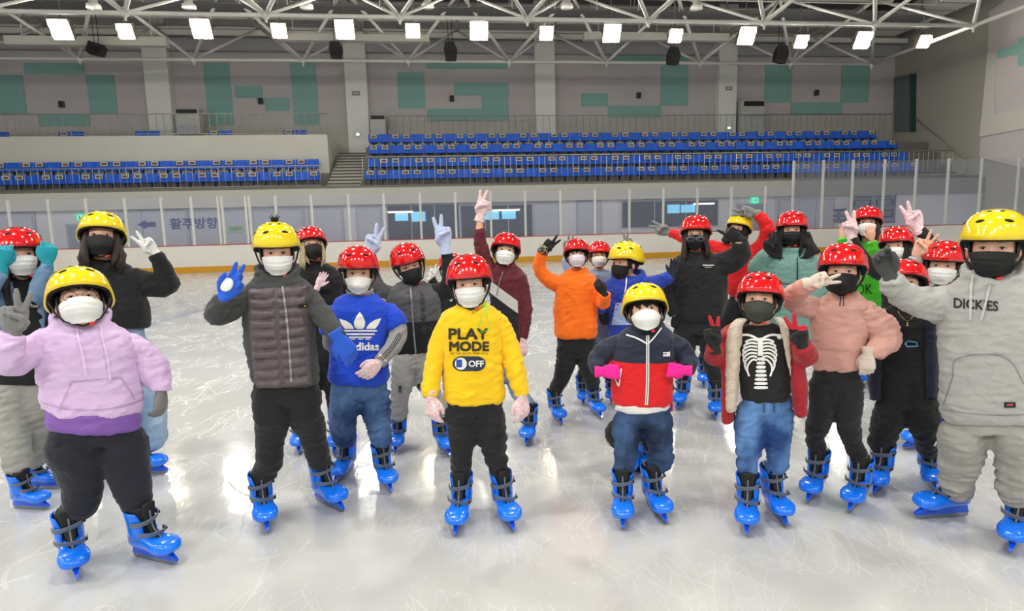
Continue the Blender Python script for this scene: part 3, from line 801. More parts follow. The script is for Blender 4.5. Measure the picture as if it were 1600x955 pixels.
# ---- head
def head_verts():
    """unit head: origin between the ears at eye height, face towards -y"""
    q = MB(); NU, NV = 40, 30; vs = []; fs = []
    for j in range(NV + 1):
        ph = pi * j / NV
        for i in range(NU):
            a = 2 * pi * i / NU
            x = .076 * sin(ph) * sin(a); y = -.093 * sin(ph) * cos(a); z = -.002 + (.112 if ph < pi / 2 else .113) * cos(ph)
            if z < -.02:
                t = (-.02 - z) / .095
                x *= 1 - .30 * t ** 1.6
                if y > 0: y *= 1 - .75 * t
                else: y *= 1 - .10 * t
            if y < 0:
                g = lambda cx, cz, sx, sz: exp(-((x - cx) / sx) ** 2 - ((z - cz) / sz) ** 2)
                y -= .024 * g(0, -.038, .011, .015) + .010 * g(0, -.018, .008, .020)
                y += .010 * (g(.031, .002, .018, .012) + g(-.031, .002, .018, .012))
                y -= .005 * (g(.03, .022, .022, .008) + g(-.03, .022, .022, .008))
                y -= .007 * g(0, -.072, .020, .008) ; y += .004 * g(0, -.083, .02, .005); y -= .006 * g(0, -.098, .018, .012)
                y -= .004 * (g(.042, -.035, .02, .018) + g(-.042, -.035, .02, .018))
            vs.append(Vector((x, y, z)))
    for j in range(NV):
        for i in range(NU):
            fs.append((j * NU + i, (j + 1) * NU + i, (j + 1) * NU + (i + 1) % NU, j * NU + (i + 1) % NU))
    q.add(vs, fs)
    for s in (-1, 1):
        q.ball((s * .078, .004, -.022), (.010, .018, .030), Matrix.Rotation(.2, 3, 'X'), 10)
        q.ball((s * .084, -.001, -.022), (.006, .014, .024), Matrix.Rotation(.2, 3, 'X'), 10)
    return q
HEAD = head_verts()
# ---- helmet
def helmet_parts():
    def pt(a, t, grow=0.0, zt=.163):
        fr = cos(a)                                   # 1 at the front
        zr = .036 if fr > .5 else .036 - .055 * (0.5 - fr) / 1.5
        zr -= .009 * max(0, 1 - abs(a - pi / 2) / .5) + .009 * max(0, 1 - abs(a - 3 * pi / 2) / .5)
        e = t * pi / 2
        rad = sin(e) ** .86
        flare = .004 * max(0, (t - .88) / .12)
        z = zr + (zt - zr) * max(0, cos(e)) ** .80
        x = (.122 + grow + flare) * rad * sin(a); y = -(.140 + grow + flare) * rad * cos(a) + .008
        return Vector((x, y, z + grow * (1 if t < .5 else 0)))
    N, T = 40, 14
    q = MB(); outer = [[pt(2 * pi * i / N, (j + .001) / T) for i in range(N)] for j in range(T + 1)]
    inner = [[pt(2 * pi * i / N, j / T, -.012) + Vector((0, 0, .001)) for i in range(N)] for j in range(T, T - 5, -1)]
    q.loft(outer + inner, cap=False); q.f.append(tuple(range(N))); q.m.append(0)
    shell = q
    q = MB()
    rings = [[pt(2 * pi * i / N, .98 - .0, -.004) + Vector((0, 0, -.004)) for i in range(N)], [pt(2 * pi * i / N, .98, -.014) + Vector((0, 0, -.016)) for i in range(N)],
             [pt(2 * pi * i / N, .9, -.034) + Vector((0, 0, -.012)) for i in range(N)], [pt(2 * pi * i / N, .8, -.040) for i in range(N)]]
    q.loft(rings, cap=False); pad = q
    vents = []
    for (a, t, w_, h, tw) in ((.46, .64, .017, .0075, -.25), (-.46, .64, .017, .0075, .25), (.35, .30, .010, .005, 0), (-.35, .30, .010, .005, 0),
                              (1.25, .66, .016, .007, -.2), (-1.25, .66, .016, .007, .2), (2.4, .55, .016, .008, 0), (-2.4, .55, .016, .008, 0)):
        p = pt(a % (2 * pi), t); e = .01
        du = (pt((a + e) % (2 * pi), t) - p).normalized(); dv = (pt(a % (2 * pi), t + e) - p).normalized(); nn = du.cross(dv).normalized()
        if nn.dot(p - Vector((0, 0, .03))) < 0: nn = -nn
        dv = nn.cross(du)
        R = Matrix((du * cos(tw) + dv * sin(tw), dv * cos(tw) - du * sin(tw), nn)).transposed()
        q = MB(); q.ball(p - nn * .0005, (w_, h, .0035), R, 12); vents.append(q)
    st = MB()
    for s in (-1, 1):
        st.tube([(s * .108, -.03, .01), (s * .092, -.045, -.045), (s * .062, -.062, -.098), (0, -.072, -.128)], .0045, 6, flat=.5)
        st.tube([(s * .108, .04, .0), (s * .098, .01, -.04), (s * .085, -.035, -.062)], .004, 6, flat=.5)
    bk = MB(); bk.box((.03, -.073, -.122), (.010, .005, .006), Matrix.Rotation(-.4, 3, 'Y'), bev=.003)
    return shell, pad, vents, st, bk
HP = helmet_parts()
HMESH = {}
def helmet(parent, M, red, roll_hair=None, tag_mark=False):
    key = 'r' if red else 'y'
    if key not in HMESH:
        def mk(q, nm, m_, sm=True):
            me = bpy.data.meshes.new(nm); me.from_pydata(q.v, [], q.f); me.materials.append(m_)
            if sm: me.polygons.foreach_set('use_smooth', [True] * len(me.polygons))
            me.update(); return me
        HMESH[key] = (mk(HP[0], 'helmet', M_hred if red else M_hyel), mk(HP[1], 'foam_rim', M_pad), [mk(v, 'vent', M_pad) for v in HP[2]], mk(HP[3], 'chin_strap', M_strap), mk(HP[4], 'strap_buckle', M_hred))
    a = HMESH[key]
    o = bpy.data.objects.new('helmet', a[0]); COL.objects.link(o); o.parent = parent; o.matrix_local = M
    for nm, me in [('foam_rim', a[1]), ('chin_strap', a[3]), ('strap_buckle', a[4])] + [('vent', v) for v in a[2]]:
        c = bpy.data.objects.new(nm, me); COL.objects.link(c); c.parent = o
    return o
# ---- masks
def mask_mesh(kind):
    NU, NV = 28, 18; vs = []
    for lay in (0, 1):
        for j in range(NV + 1):
            v = j / NV
            for i in range(NU + 1):
                u = -1 + 2 * i / NU; au = abs(u)
                if kind == 'surgical': zt = -.010 - .012 * au ** 2; zb = -.118 + .034 * au ** 2.2
                elif kind == 'kf': zt = -.010 - .026 * au ** 1.5; zb = -.122 + .052 * au ** 1.6
                else: zt = -.008 - .016 * au ** 1.5; zb = -.122 + .046 * au ** 1.8
                z = zt + (zb - zt) * v; a = u * radians(74)
                D = .112 + .012 * sin(pi * min(1, v * 1.15)) ** .8
                if kind == 'kf': D += .006 * max(0, 1 - abs(v - .5) / .32) + .001
                if kind == 'cup': D += .005 * max(0, 1 - abs(u) / .5) * sin(pi * v)
                D -= .020 * max(0, v - .6) / .4
                x = .082 * sin(a) * (1 - .14 * v); y = -(D * cos(a) ** .86 if cos(a) > 0 else 0)
                if kind == 'surgical':
                    for c in (.3, .5, .7):
                        if v > c: y += .0034
                        y -= .0040 * max(0, 1 - abs(v - c) / .10)
                y -= .0025 * noise.noise(Vector((u * 4, v * 4, 3)))
                y += .003 * lay; x *= 1 - .02 * lay
                vs.append(Vector((x, y, z)))
    fs = []; n = (NU + 1) * (NV + 1); w_ = NU + 1
    for lay in (0, 1):
        for j in range(NV):
            for i in range(NU):
                a = lay * n + j * w_ + i
                fs.append((a, a + 1, a + w_ + 1, a + w_) if lay == 0 else (a, a + w_, a + w_ + 1, a + 1))
    for i in range(NU):
        fs.append((i, n + i, n + i + 1, i + 1)); a = NV * w_ + i; fs.append((a, a + 1, n + a + 1, n + a))
    for j in range(NV):
        a = j * w_; fs.append((a, a + w_, n + a + w_, n + a)); a = j * w_ + NU; fs.append((a, n + a, n + a + w_, a + w_))
    q = MB(); q.add(vs, fs); return q
def mk_mesh(q, nm, smooth=True):
    me = bpy.data.meshes.new(nm); me.from_pydata(q.v, [], q.f)
    if smooth: me.polygons.foreach_set('use_smooth', [True] * len(me.polygons))
    me.update(); return me
MASKM = {}
def face_mask(parent, M, kind, m_):
    if (kind, m_.name) not in MASKM:
        me = mk_mesh(mask_mesh(kind), 'face_mask'); me.materials.append(m_)
        q = MB()
        for s in (-1, 1): q.tube([(s * .080, -.02, -.03), (s * .086, -.004, -.008), (s * .088, .012, -.02), (s * .086, .006, -.05), (s * .077, -.018, -.07)], .0018, 5)
        l = mk_mesh(q, 'ear_loop'); l.materials.append(m_); MASKM[(kind, m_.name)] = (me, l)
    a, l = MASKM[(kind, m_.name)]
    o = bpy.data.objects.new('face_mask', a); COL.objects.link(o); o.parent = parent; o.matrix_local = M
    c = bpy.data.objects.new('ear_loop', l); COL.objects.link(c); c.parent = o
    return o
M_mwhite = mat('mask_white', (.90, .90, .88), .7, bump=.05, bscale=200); M_mblack = mat('mask_black', (.05, .05, .055), .75); M_mlila = mat('mask_pale_print', (.86, .82, .84), .7, noise_amt=.08, nscale=120)
M_mdark = mat('mask_speckled', (.22, .22, .20), .8, noise_amt=.6, nscale=180)
# ---- eyes, brows, glasses
EYEM = {}
def eyes(parent, M, squint=.8, dark=1):
    if 'e' not in EYEM:
        for s, nm in ((-1, 'l'), (1, 'r')):
            q = MB(); q.ball((s * .031, -.0755, .001), (.0135, .0085, .0055), None, 12, 0); q.ball((s * .031, -.0815, .0012), (.0058, .0040, .0052), None, 10, 1)
            q.tube([(s * .031 - .0145, -.0765, .0000), (s * .031 - .006, -.0848, .0058), (s * .031 + .006, -.0848, .0058), (s * .031 + .0145, -.0765, .0005)], [.0009, .0017, .0017, .0009], 6, mi=1)
            me = mk_mesh(q, 'eye'); me.materials.append(M_eyew); me.materials.append(M_iris); me.polygons.foreach_set('material_index', q.m); EYEM[nm] = me
        for s in (-1, 1):
            q = MB(); q.tube([(s * .014, -.0965, .0205), (s * .030, -.094, .0240), (s * .048, -.080, .0195)], [.0013, .0018, .0008], 6, flat=.6)
            me = mk_mesh(q, 'eyebrow'); me.materials.append(M_brow); EYEM['b%d' % s] = me
        EYEM['e'] = 1
        q = MB()
        for s in (-1, 1):
            q.tube([(s * .033 + .024 * cos(t * pi / 8), -.104 + .010 * abs(cos(t * pi / 8)) * (1 if s * cos(t * pi / 8) > 0 else .2), -.004 + .019 * sin(t * pi / 8)) for t in range(17)], .0013, 5)
            q.tube([(s * .057, -.094, .0), (s * .084, -.02, .0), (s * .084, .01, -.004)], .0012, 5)
        q.tube([(-.009, -.104, .0), (0, -.110, .002), (.009, -.104, .0)], .0013, 5)
        me = mk_mesh(q, 'glasses'); me.materials.append(mat('wire_frame', (.32, .30, .28), .3, metal=.8)); EYEM['g'] = me
    for k in ('l', 'r'):
        o = bpy.data.objects.new('eye', EYEM[k]); COL.objects.link(o); o.parent = parent; o.matrix_local = M
    for k in ('b1', 'b-1'):
        o = bpy.data.objects.new('eyebrow', EYEM[k]); COL.objects.link(o); o.parent = parent; o.matrix_local = M
def glasses(parent, M):
    o = bpy.data.objects.new('glasses', EYEM['g']); COL.objects.link(o); o.parent = parent; o.matrix_local = M
# ---- hair
def hair(parent, M, kind, m_, seed=1, length=.22, side=0):
    rr = random.Random(seed); q = MB()
    # close cap at the sides and back under the helmet
    N, T = 30, 8; rings = []
    for j in range(T + 1):
        r = []
        for i in range(N + 1):
            a = radians(62) + (2 * pi - 2 * radians(62)) * i / N
            z = .06 - (.125 if kind != 'short' else .105) * j / T
            e = sqrt(max(.05, 1 - (z / .125) ** 2)); g = 1.10 + .02 * noise.noise(Vector((a * 3, z * 30, seed)))
            if z < -.03 and kind == 'short': g -= .25 * (-.03 - z) / .05
            r.append(Vector((.080 * g * e * sin(a), -.097 * g * e * cos(a), z)))
        rings.append(r)
    q.loft(rings, closed=False, cap=False)
    inner = [[v * .93 for v in r] for r in rings]; q.loft(inner, closed=False, cap=False)
    if kind in ('fringe', 'short', 'long'):
        k = 13 if kind == 'fringe' else 9
        for i in range(k):
            t = -1 + 2 * i / (k - 1); a = t * radians(62)
            dz = (.034 if kind == 'fringe' else .008) * (1 - .4 * abs(t)) + rr.uniform(-.006, .008)
            if kind == 'long' and abs(t) < .4: dz = .0
            x = .076 * sin(a); y = -.098 * cos(a)
            q.tube([(x * .93, y * .93, .07), (x * 1.0, y * 1.03, .045), (x * 1.02 + rr.uniform(-.004, .004), y * 1.04, .045 - dz * .6), (x * 1.0 + rr.uniform(-.008, .008), y * 1.0, .040 - dz)], [.011, .012, .009, .003], 6, flat=.45)
    if kind == 'long':
        for s in (-1, 1):
            if side and s != side: kk = 5
            else: kk = 9
            for i in range(kk):
                t = i / (kk - 1); a = radians(58) + t * radians(95); x = .086 * sin(a) * s; y = -.10 * cos(a)
                L = length * rr.uniform(.8, 1.08); w1 = rr.uniform(-.012, .012); fw = -.045 * (1 - t)
                q.tube([(x * .92, y, .03), (x * 1.0, y + fw * .2, -.04), (x * 1.05 + w1, y + fw * .6, -.04 - L * .4), (x * 1.0 + w1 * 2, y + fw, -.04 - L * .75), (x * .9 + w1 * 2.5, y + fw * 1.1, -.04 - L)], [.012, .015, .016, .013, .003], 7)
    o = q.build('hair', m_, parent, True); o.matrix_local = M
    return o
# ---- hands
HAND = {}
POSE = {  # (curl, side spread) for index, middle, ring, little; thumb mode
    'v': ([(.02, .20), (.03, -.14), (1, 0), (1, 0)], 'fold'), 'open': ([(.08, .16), (.05, .04), (.07, -.08), (.1, -.22)], 'out'),
    'relax': ([(.28, .04), (.33, .0), (.38, -.03), (.42, -.07)], 'near'), 'curl': ([(.45, .06), (.6, .0), (.68, -.02), (.75, -.06)], 'near'),
    'fist': ([(.95, 0), (1, 0), (1, 0), (.98, 0)], 'fold'), 'three': ([(.05, .22), (.05, .0), (.4, -.08), (1, 0)], 'near'), 'point': ([(.03, .1), (.9, 0), (1, 0), (1, 0)], 'out')}
def hand_mesh(pose, glove):
    key = (pose, glove)
    if key in HAND: return HAND[key]
    q = MB(); fat = 1.22 if glove else 1.0
    rings = []
    for z, hw, ht in ((-.012, .024, .019), (.0, .026, .019), (.022, .034, .019), (.055, .040, .017), (.082, .040, .014), (.092, .036, .010)):
        rings.append([Vector((hw * fat ** .5 * abs(cos(t)) ** .8 * (1 if cos(t) > 0 else -1), ht * fat ** .5 * sin(t), z)) for t in [2 * pi * k / 14 for k in range(14)]])
    q.loft(rings)
    fs, th = POSE[pose]
    for i, ((c, sp), x, L, r) in enumerate(zip(fs, (.029, .0095, -.010, -.028), (.066, .075, .069, .054), (.0092, .0095, .0090, .0080))):
        p = Vector((x, 0, .083)); a = 0.0; pts = [p - Vector((0, 0, .012))] + [p]
        for seg, fr in enumerate((.46, .30, .24)):
            a += c * radians((78, 88, 62)[seg])
            d = Vector((sin(sp) * cos(a), -sin(a), cos(a) * cos(sp)))
            p = p + d * L * fr; pts.append(p)
        R = [r * 1.05, r * 1.05, r, r * .93, r * .72]
        R = [v * fat for v in R]
        q.tube(pts, R, 10); q.ball(pts[-1], R[-1] * 1.05, n=8)
        for b in pts[1:-1]: q.ball(b, r * fat * 1.03, n=8)
    tm = {'out': [(.026, -.004, .018), (.046, -.010, .040), (.062, -.014, .062), (.070, -.018, .082)], 'near': [(.026, -.006, .018), (.042, -.018, .042), (.046, -.026, .066), (.044, -.030, .084)],
          'fold': [(.026, -.008, .018), (.036, -.026, .038), (.022, -.036, .058), (.000, -.036, .066)]}[th]
    R = [.013 * fat, .0125 * fat, .0105 * fat, .0085 * fat]; q.tube(tm, R, 10)
    for b, r in zip(tm, R): q.ball(b, r * 1.02, n=8)
    if glove: q.tube([(0, 0, -.045), (0, 0, -.030), (0, 0, -.012), (0, 0, .004)], [.034, .033, .030, .027], 14, flat=.85)
    me = remesh(q, .0036, 2)
    HAND[key] = me
    return me
def hand_matrix(wrist, tip, palm, thumb, length=.162, scale=None, pw=None):
    Z = (tip - wrist); L = Z.length; Z.normalize()
    N = Vector(palm); N = (N - Z * N.dot(Z)).normalized()
    X = N.cross(Z).normalized()            # any side; thumb side must match
    # local axes: X thumb, Y = -palm, Z fingers
    if thumb * X.x < 0 if abs(X.x) > .2 else thumb * X.z < 0: X = -X
    s = scale or L / length
    sx = s if pw is None else pw
    M = Matrix((X * s, -N * s, Z * s)).transposed().to_4x4(); M.translation = wrist
    return M
# ---- skates
def skate_parts():
    P = []
    q = MB(); st = [(.118, .022, .088, .135), (.108, .037, .076, .165), (.085, .043, .072, .178), (.045, .045, .070, .175), (.005, .046, .070, .160), (-.035, .050, .070, .138), (-.075, .059, .067, .138), (-.108, .059, .066, .136), (-.134, .052, .069, .128), (-.152, .038, .075, .116), (-.162, .018, .084, .103), (-.164, .004, .090, .096)]
    rings = []
    for y, hw, z0, z1 in st:
        c = (z0 + z1) / 2; h = (z1 - z0) / 2
        rings.append([Vector((hw * abs(cos(t)) ** .6 * (1 if cos(t) > 0 else -1), y, c + h * abs(sin(t)) ** .7 * (1 if sin(t) > 0 else -1))) for t in [2 * pi * k / 20 for k in range(20)]])
    q.loft(rings); P.append(('skate', q, 'skate_blue', 0))
    q = MB()                         # open cuff
    out = []; N = 20
    for z, hx, hy, cy, op in ((.120, .053, .068, .050, 40), (.165, .055, .066, .054, 34), (.215, .055, .062, .062, 32), (.262, .060, .064, .068, 44), (.270, .060, .064, .069, 50)):
        ro = []
        for i in range(N + 1):
            a = radians(op) + (2 * pi - 2 * radians(op)) * i / N; zz = z + (.012 * (-cos(a)) if z > .25 else 0)
            ro.append(Vector((hx * sin(a), cy - hy * cos(a), zz)))
        for i in range(N, -1, -1):
            a = radians(op) + (2 * pi - 2 * radians(op)) * i / N; zz = z + (.012 * (-cos(a)) if z > .25 else 0)
            ro.append(Vector(((hx - .006) * sin(a), cy - (hy - .006) * cos(a), zz)))
        out.append(ro)
    q.loft(out); P.append(('ankle_cuff', q, 'skate_blue', 1))
    q = MB(); q.loft([[Vector((hx * cos(t), cy + hy * sin(t), z)) for t in [2 * pi * k / 18 for k in range(18)]] for z, hx, hy, cy in ((.13, .042, .060, .045), (.20, .043, .054, .058), (.262, .045, .054, .066), (.280, .046, .055, .068), (.286, .040, .049, .069))]); P.append(('liner', q, 'liner_black', 1))
    q = MB(); q.loft([[Vector((hw * cos(t), y + .010 * sin(t), z + dz * sin(t))) for t in [2 * pi * k / 10 for k in range(10)]] for y, z, hw, dz in ((-.066, .136, .011, .006), (-.045, .147, .015, .008), (-.016, .176, .018, .008), (-.006, .215, .024, .004), (-.002, .262, .034, .002), (-.006, .300, .033, .002), (-.004, .308, .026, .0))]); P.append(('tongue', q, 'liner_black', 1))
    q = MB(); q.loft([[Vector((hw * cos(t), y + .006 * sin(t), z + .004 * sin(t))) for t in [2 * pi * k / 8 for k in range(8)]] for y, z, hw in ((-.074, .140, .003), (-.056, .150, .004), (-.026, .180, .004), (-.013, .215, .004), (-.010, .270, .004))]); P.append(('tongue_rib', q, 'strap_grey', 1))
    def strap(pts, w_):
        q = MB(); rings = []
        for i, p in enumerate(pts):
            d = (pts[min(i + 1, len(pts) - 1)] - pts[max(0, i - 1)]).normalized(); up = Vector((0, -.35, 1)); up = (up - d * up.dot(d)).normalized(); nn = d.cross(up)
            rings.append([p + up * w_ + nn * .002, p + up * w_ - nn * .002, p - up * w_ - nn * .002, p - up * w_ + nn * .002])
        q.loft(rings); return q
    def arc(z, hx, yf, ys, n=12, dz=0):
        return [Vector((hx * sin(a), ys + (yf - ys) * cos(a) ** .8 if cos(a) > 0 else ys, z + dz * sin(a))) for a in [radians(-88 + 176 * i / n) for i in range(n + 1)]]
    for (z, hx, yf, ys, dz, w_) in ((.222, .060, -.022, .05, .012, .012), (.158, .0585, -.058, .0, -.008, .011)):
        P.append(('strap', strap(arc(z, hx, yf, ys, dz=dz), w_), 'strap_grey', 1))
    for (z, x, y) in ((.230, .058, .012), (.152, .056, -.030)):
        q = MB(); q.box((x - .004, y, z), (.005, .010, .008), Matrix.Rotation(.3, 3, 'Z'), bev=.004); P.append(('buckle', q, 'liner_black', 1))
    q = MB(); q.loft([[Vector((x, y, z)) for x, y in ((-.044, .060), (-.032, .112), (0, .128), (.032, .112), (.044, .060), (.040, .056), (.028, .100), (0, .116), (-.028, .100), (-.040, .056))] for z in (.270, .290)]); P.append(('collar_edge', q, 'trim_grey', 1))
    q = MB()                         # holder
    prof = [(.120, .078), (.118, .060), (.130, .035), (.134, .026), (-.150, .026), (-.168, .030), (-.160, .045), (-.125, .060), (-.120, .078)]
    n = len(prof)
    for hw in (.012,):
        vs = [Vector((-(hw if z > .05 else .006), y, z)) for y, z in prof] + [Vector(((hw if z > .05 else .006), y, z)) for y, z in prof]
        q.add(vs, [tuple(range(n)), tuple(range(2 * n - 1, n - 1, -1))] + [(i, (i + 1) % n, n + (i + 1) % n, n + i) for i in range(n)])
    q.box((0, .0, .074), (.020, .105, .006), bev=.004); P.append(('blade_holder', q, 'skate_blue_deep', 1))
    q = MB(); prof = [(.136, .030), (.134, .006), (.120, .001), (0, .0), (-.130, .001), (-.158, .010), (-.170, .032)]
    n = len(prof); q.add([Vector((-.002, y, z)) for y, z in prof] + [Vector((.002, y, z)) for y, z in prof], [tuple(range(n)), tuple(range(2 * n - 1, n - 1, -1))] + [(i, (i + 1) % n, n + (i + 1) % n, n + i) for i in range(n)]); P.append(('blade', q, 'blade_steel', 1))
    return P
mat('skate_blue', (.03, .46, .96), .25, coat=.5); mat('skate_blue_deep', (.03, .34, .86), .3, coat=.3); mat('liner_black', (.06, .06, .065), .7); mat('strap_grey', (.40, .43, .48), .6); mat('trim_grey', (.55, .57, .58), .6); mat('blade_steel', (.60, .62, .65), .25, metal=.9)
SKP = []
for nm, q, mn, lv in skate_parts():
    me = mk_mesh(q, nm, nm in ('skate', 'ankle_cuff', 'liner', 'tongue', 'tongue_rib')); me.materials.append(MATS[mn]); SKP.append((nm, me, lv))
TOE = .160
def skate(parent, origin, yaw, s):
    M = Matrix.Translation(origin) @ Matrix.Rotation(yaw, 4, 'Z') @ Matrix.Diagonal((s * 1.12, s, s, 1))
    base = None
    for nm, me, lv in SKP:
        o = bpy.data.objects.new(nm, me); COL.objects.link(o)
        if lv == 0: o.parent = parent; o.matrix_local = M; base = o
        else: o.parent = base
    return base
# ---- decals lying on a garment
def refine(vs, fs, L, rounds=4):
    bm = bmesh.new(); bv = [bm.verts.new((v[0], v[1], 0)) for v in vs]
    for f in fs:
        try: bm.faces.new([bv[i] for i in f])
        except Exception: pass
    bmesh.ops.triangulate(bm, faces=bm.faces[:])
    for _ in range(rounds):
        es = [e for e in bm.edges if e.calc_length() > L]
        if not es: break
        bmesh.ops.subdivide_edges(bm, edges=es, cuts=1); bmesh.ops.triangulate(bm, faces=[f for f in bm.faces if len(f.verts) > 3])
    bm.verts.ensure_lookup_table(); bm.verts.index_update()
    r = [(v.co.x, v.co.y) for v in bm.verts], [[v.index for v in f.verts] for f in bm.faces]; bm.free(); return r
class Surf:
    def __init__(s, o, G): s.o = o; me = o.data; s.G = G; s.t = BVHTree.FromPolygons([v.co.copy() for v in me.vertices], [tuple(p.vertices) for p in me.polygons])
    def hit(s, px, py):
        d = ray(px, py); h = s.t.ray_cast(CP - s.G, d)
        return h[0], d
    def decal(s, name, vs, fs, m_, off=.0035, L=6.0, parent=None):
        vs, fs = refine(vs, fs, L); pts = []; ok = []; last = None
        for v in vs:
            h, d = s.hit(*v)
            ok.append(h is not None); pts.append(h - d * off if h is not None else Vector((0, 0, 0)))
        ff = []
        for f in fs:
            if all(ok[i] for i in f):
                a, b, c = (pts[i] for i in f[:3])
                if max((a - b).length, (b - c).length, (a - c).length) < .09: ff.append(tuple(f))
        if not ff: return None
        o = link_mesh(name, pts, ff, m_, parent or s.o, True); return o
    def ribbon(s, name, pts, w_, m_, off=.004, parent=None, closed=False):
        P = [Vector((p[0], p[1])) for p in pts]
        if len(P) > 2 and not closed:
            for _ in range(2):
                N_ = [P[0]]
                for a, b in zip(P[:-1], P[1:]): N_ += [a.lerp(b, .25), a.lerp(b, .75)]
                P = N_ + [P[-1]]
        if closed: P.append(P[0])
        Q = [P[0]]
        for a, b in zip(P[:-1], P[1:]):
            n = max(1, round((b - a).length / 4)); Q += [a.lerp(b, (i + 1) / n) for i in range(n)]
        vs = []; fs = []
        for i, p in enumerate(Q):
            d = (Q[min(i + 1, len(Q) - 1)] - Q[max(0, i - 1)]).normalized(); nn = Vector((-d.y, d.x)) * w_ / 2
            vs += [p + nn, p - nn]
        for i in range(len(Q) - 1): fs.append((2 * i, 2 * i + 1, 2 * i + 3, 2 * i + 2))
        return s.decal(name, vs, fs, m_, off, 8, parent)
    def text(s, name, body, cx, cy, w_, h_, m_, bold=.02, slant=0.0, off=.004, parent=None, fat=0):
        vs, fs = fit_text(body, w_, h_, bold); V = []; FF = []
        for dx, dy in (((0, 0),) if not fat else ((-fat, -fat), (fat, -fat), (-fat, fat), (fat, fat), (0, 0))):
            FF += [[i + len(V) for i in f] for f in fs]; V += [(cx + v.x + dx, cy - v.y + v.x * slant + dy) for v in vs]
        return s.decal(name, V, FF, m_, off, 5, parent)
def ell(cx, cy, rx, ry, n=20, rot=0.0):
    return [(cx + rx * cos(2 * pi * i / n) * cos(rot) - ry * sin(2 * pi * i / n) * sin(rot), cy + rx * cos(2 * pi * i / n) * sin(rot) + ry * sin(2 * pi * i / n) * cos(rot)) for i in range(n)]

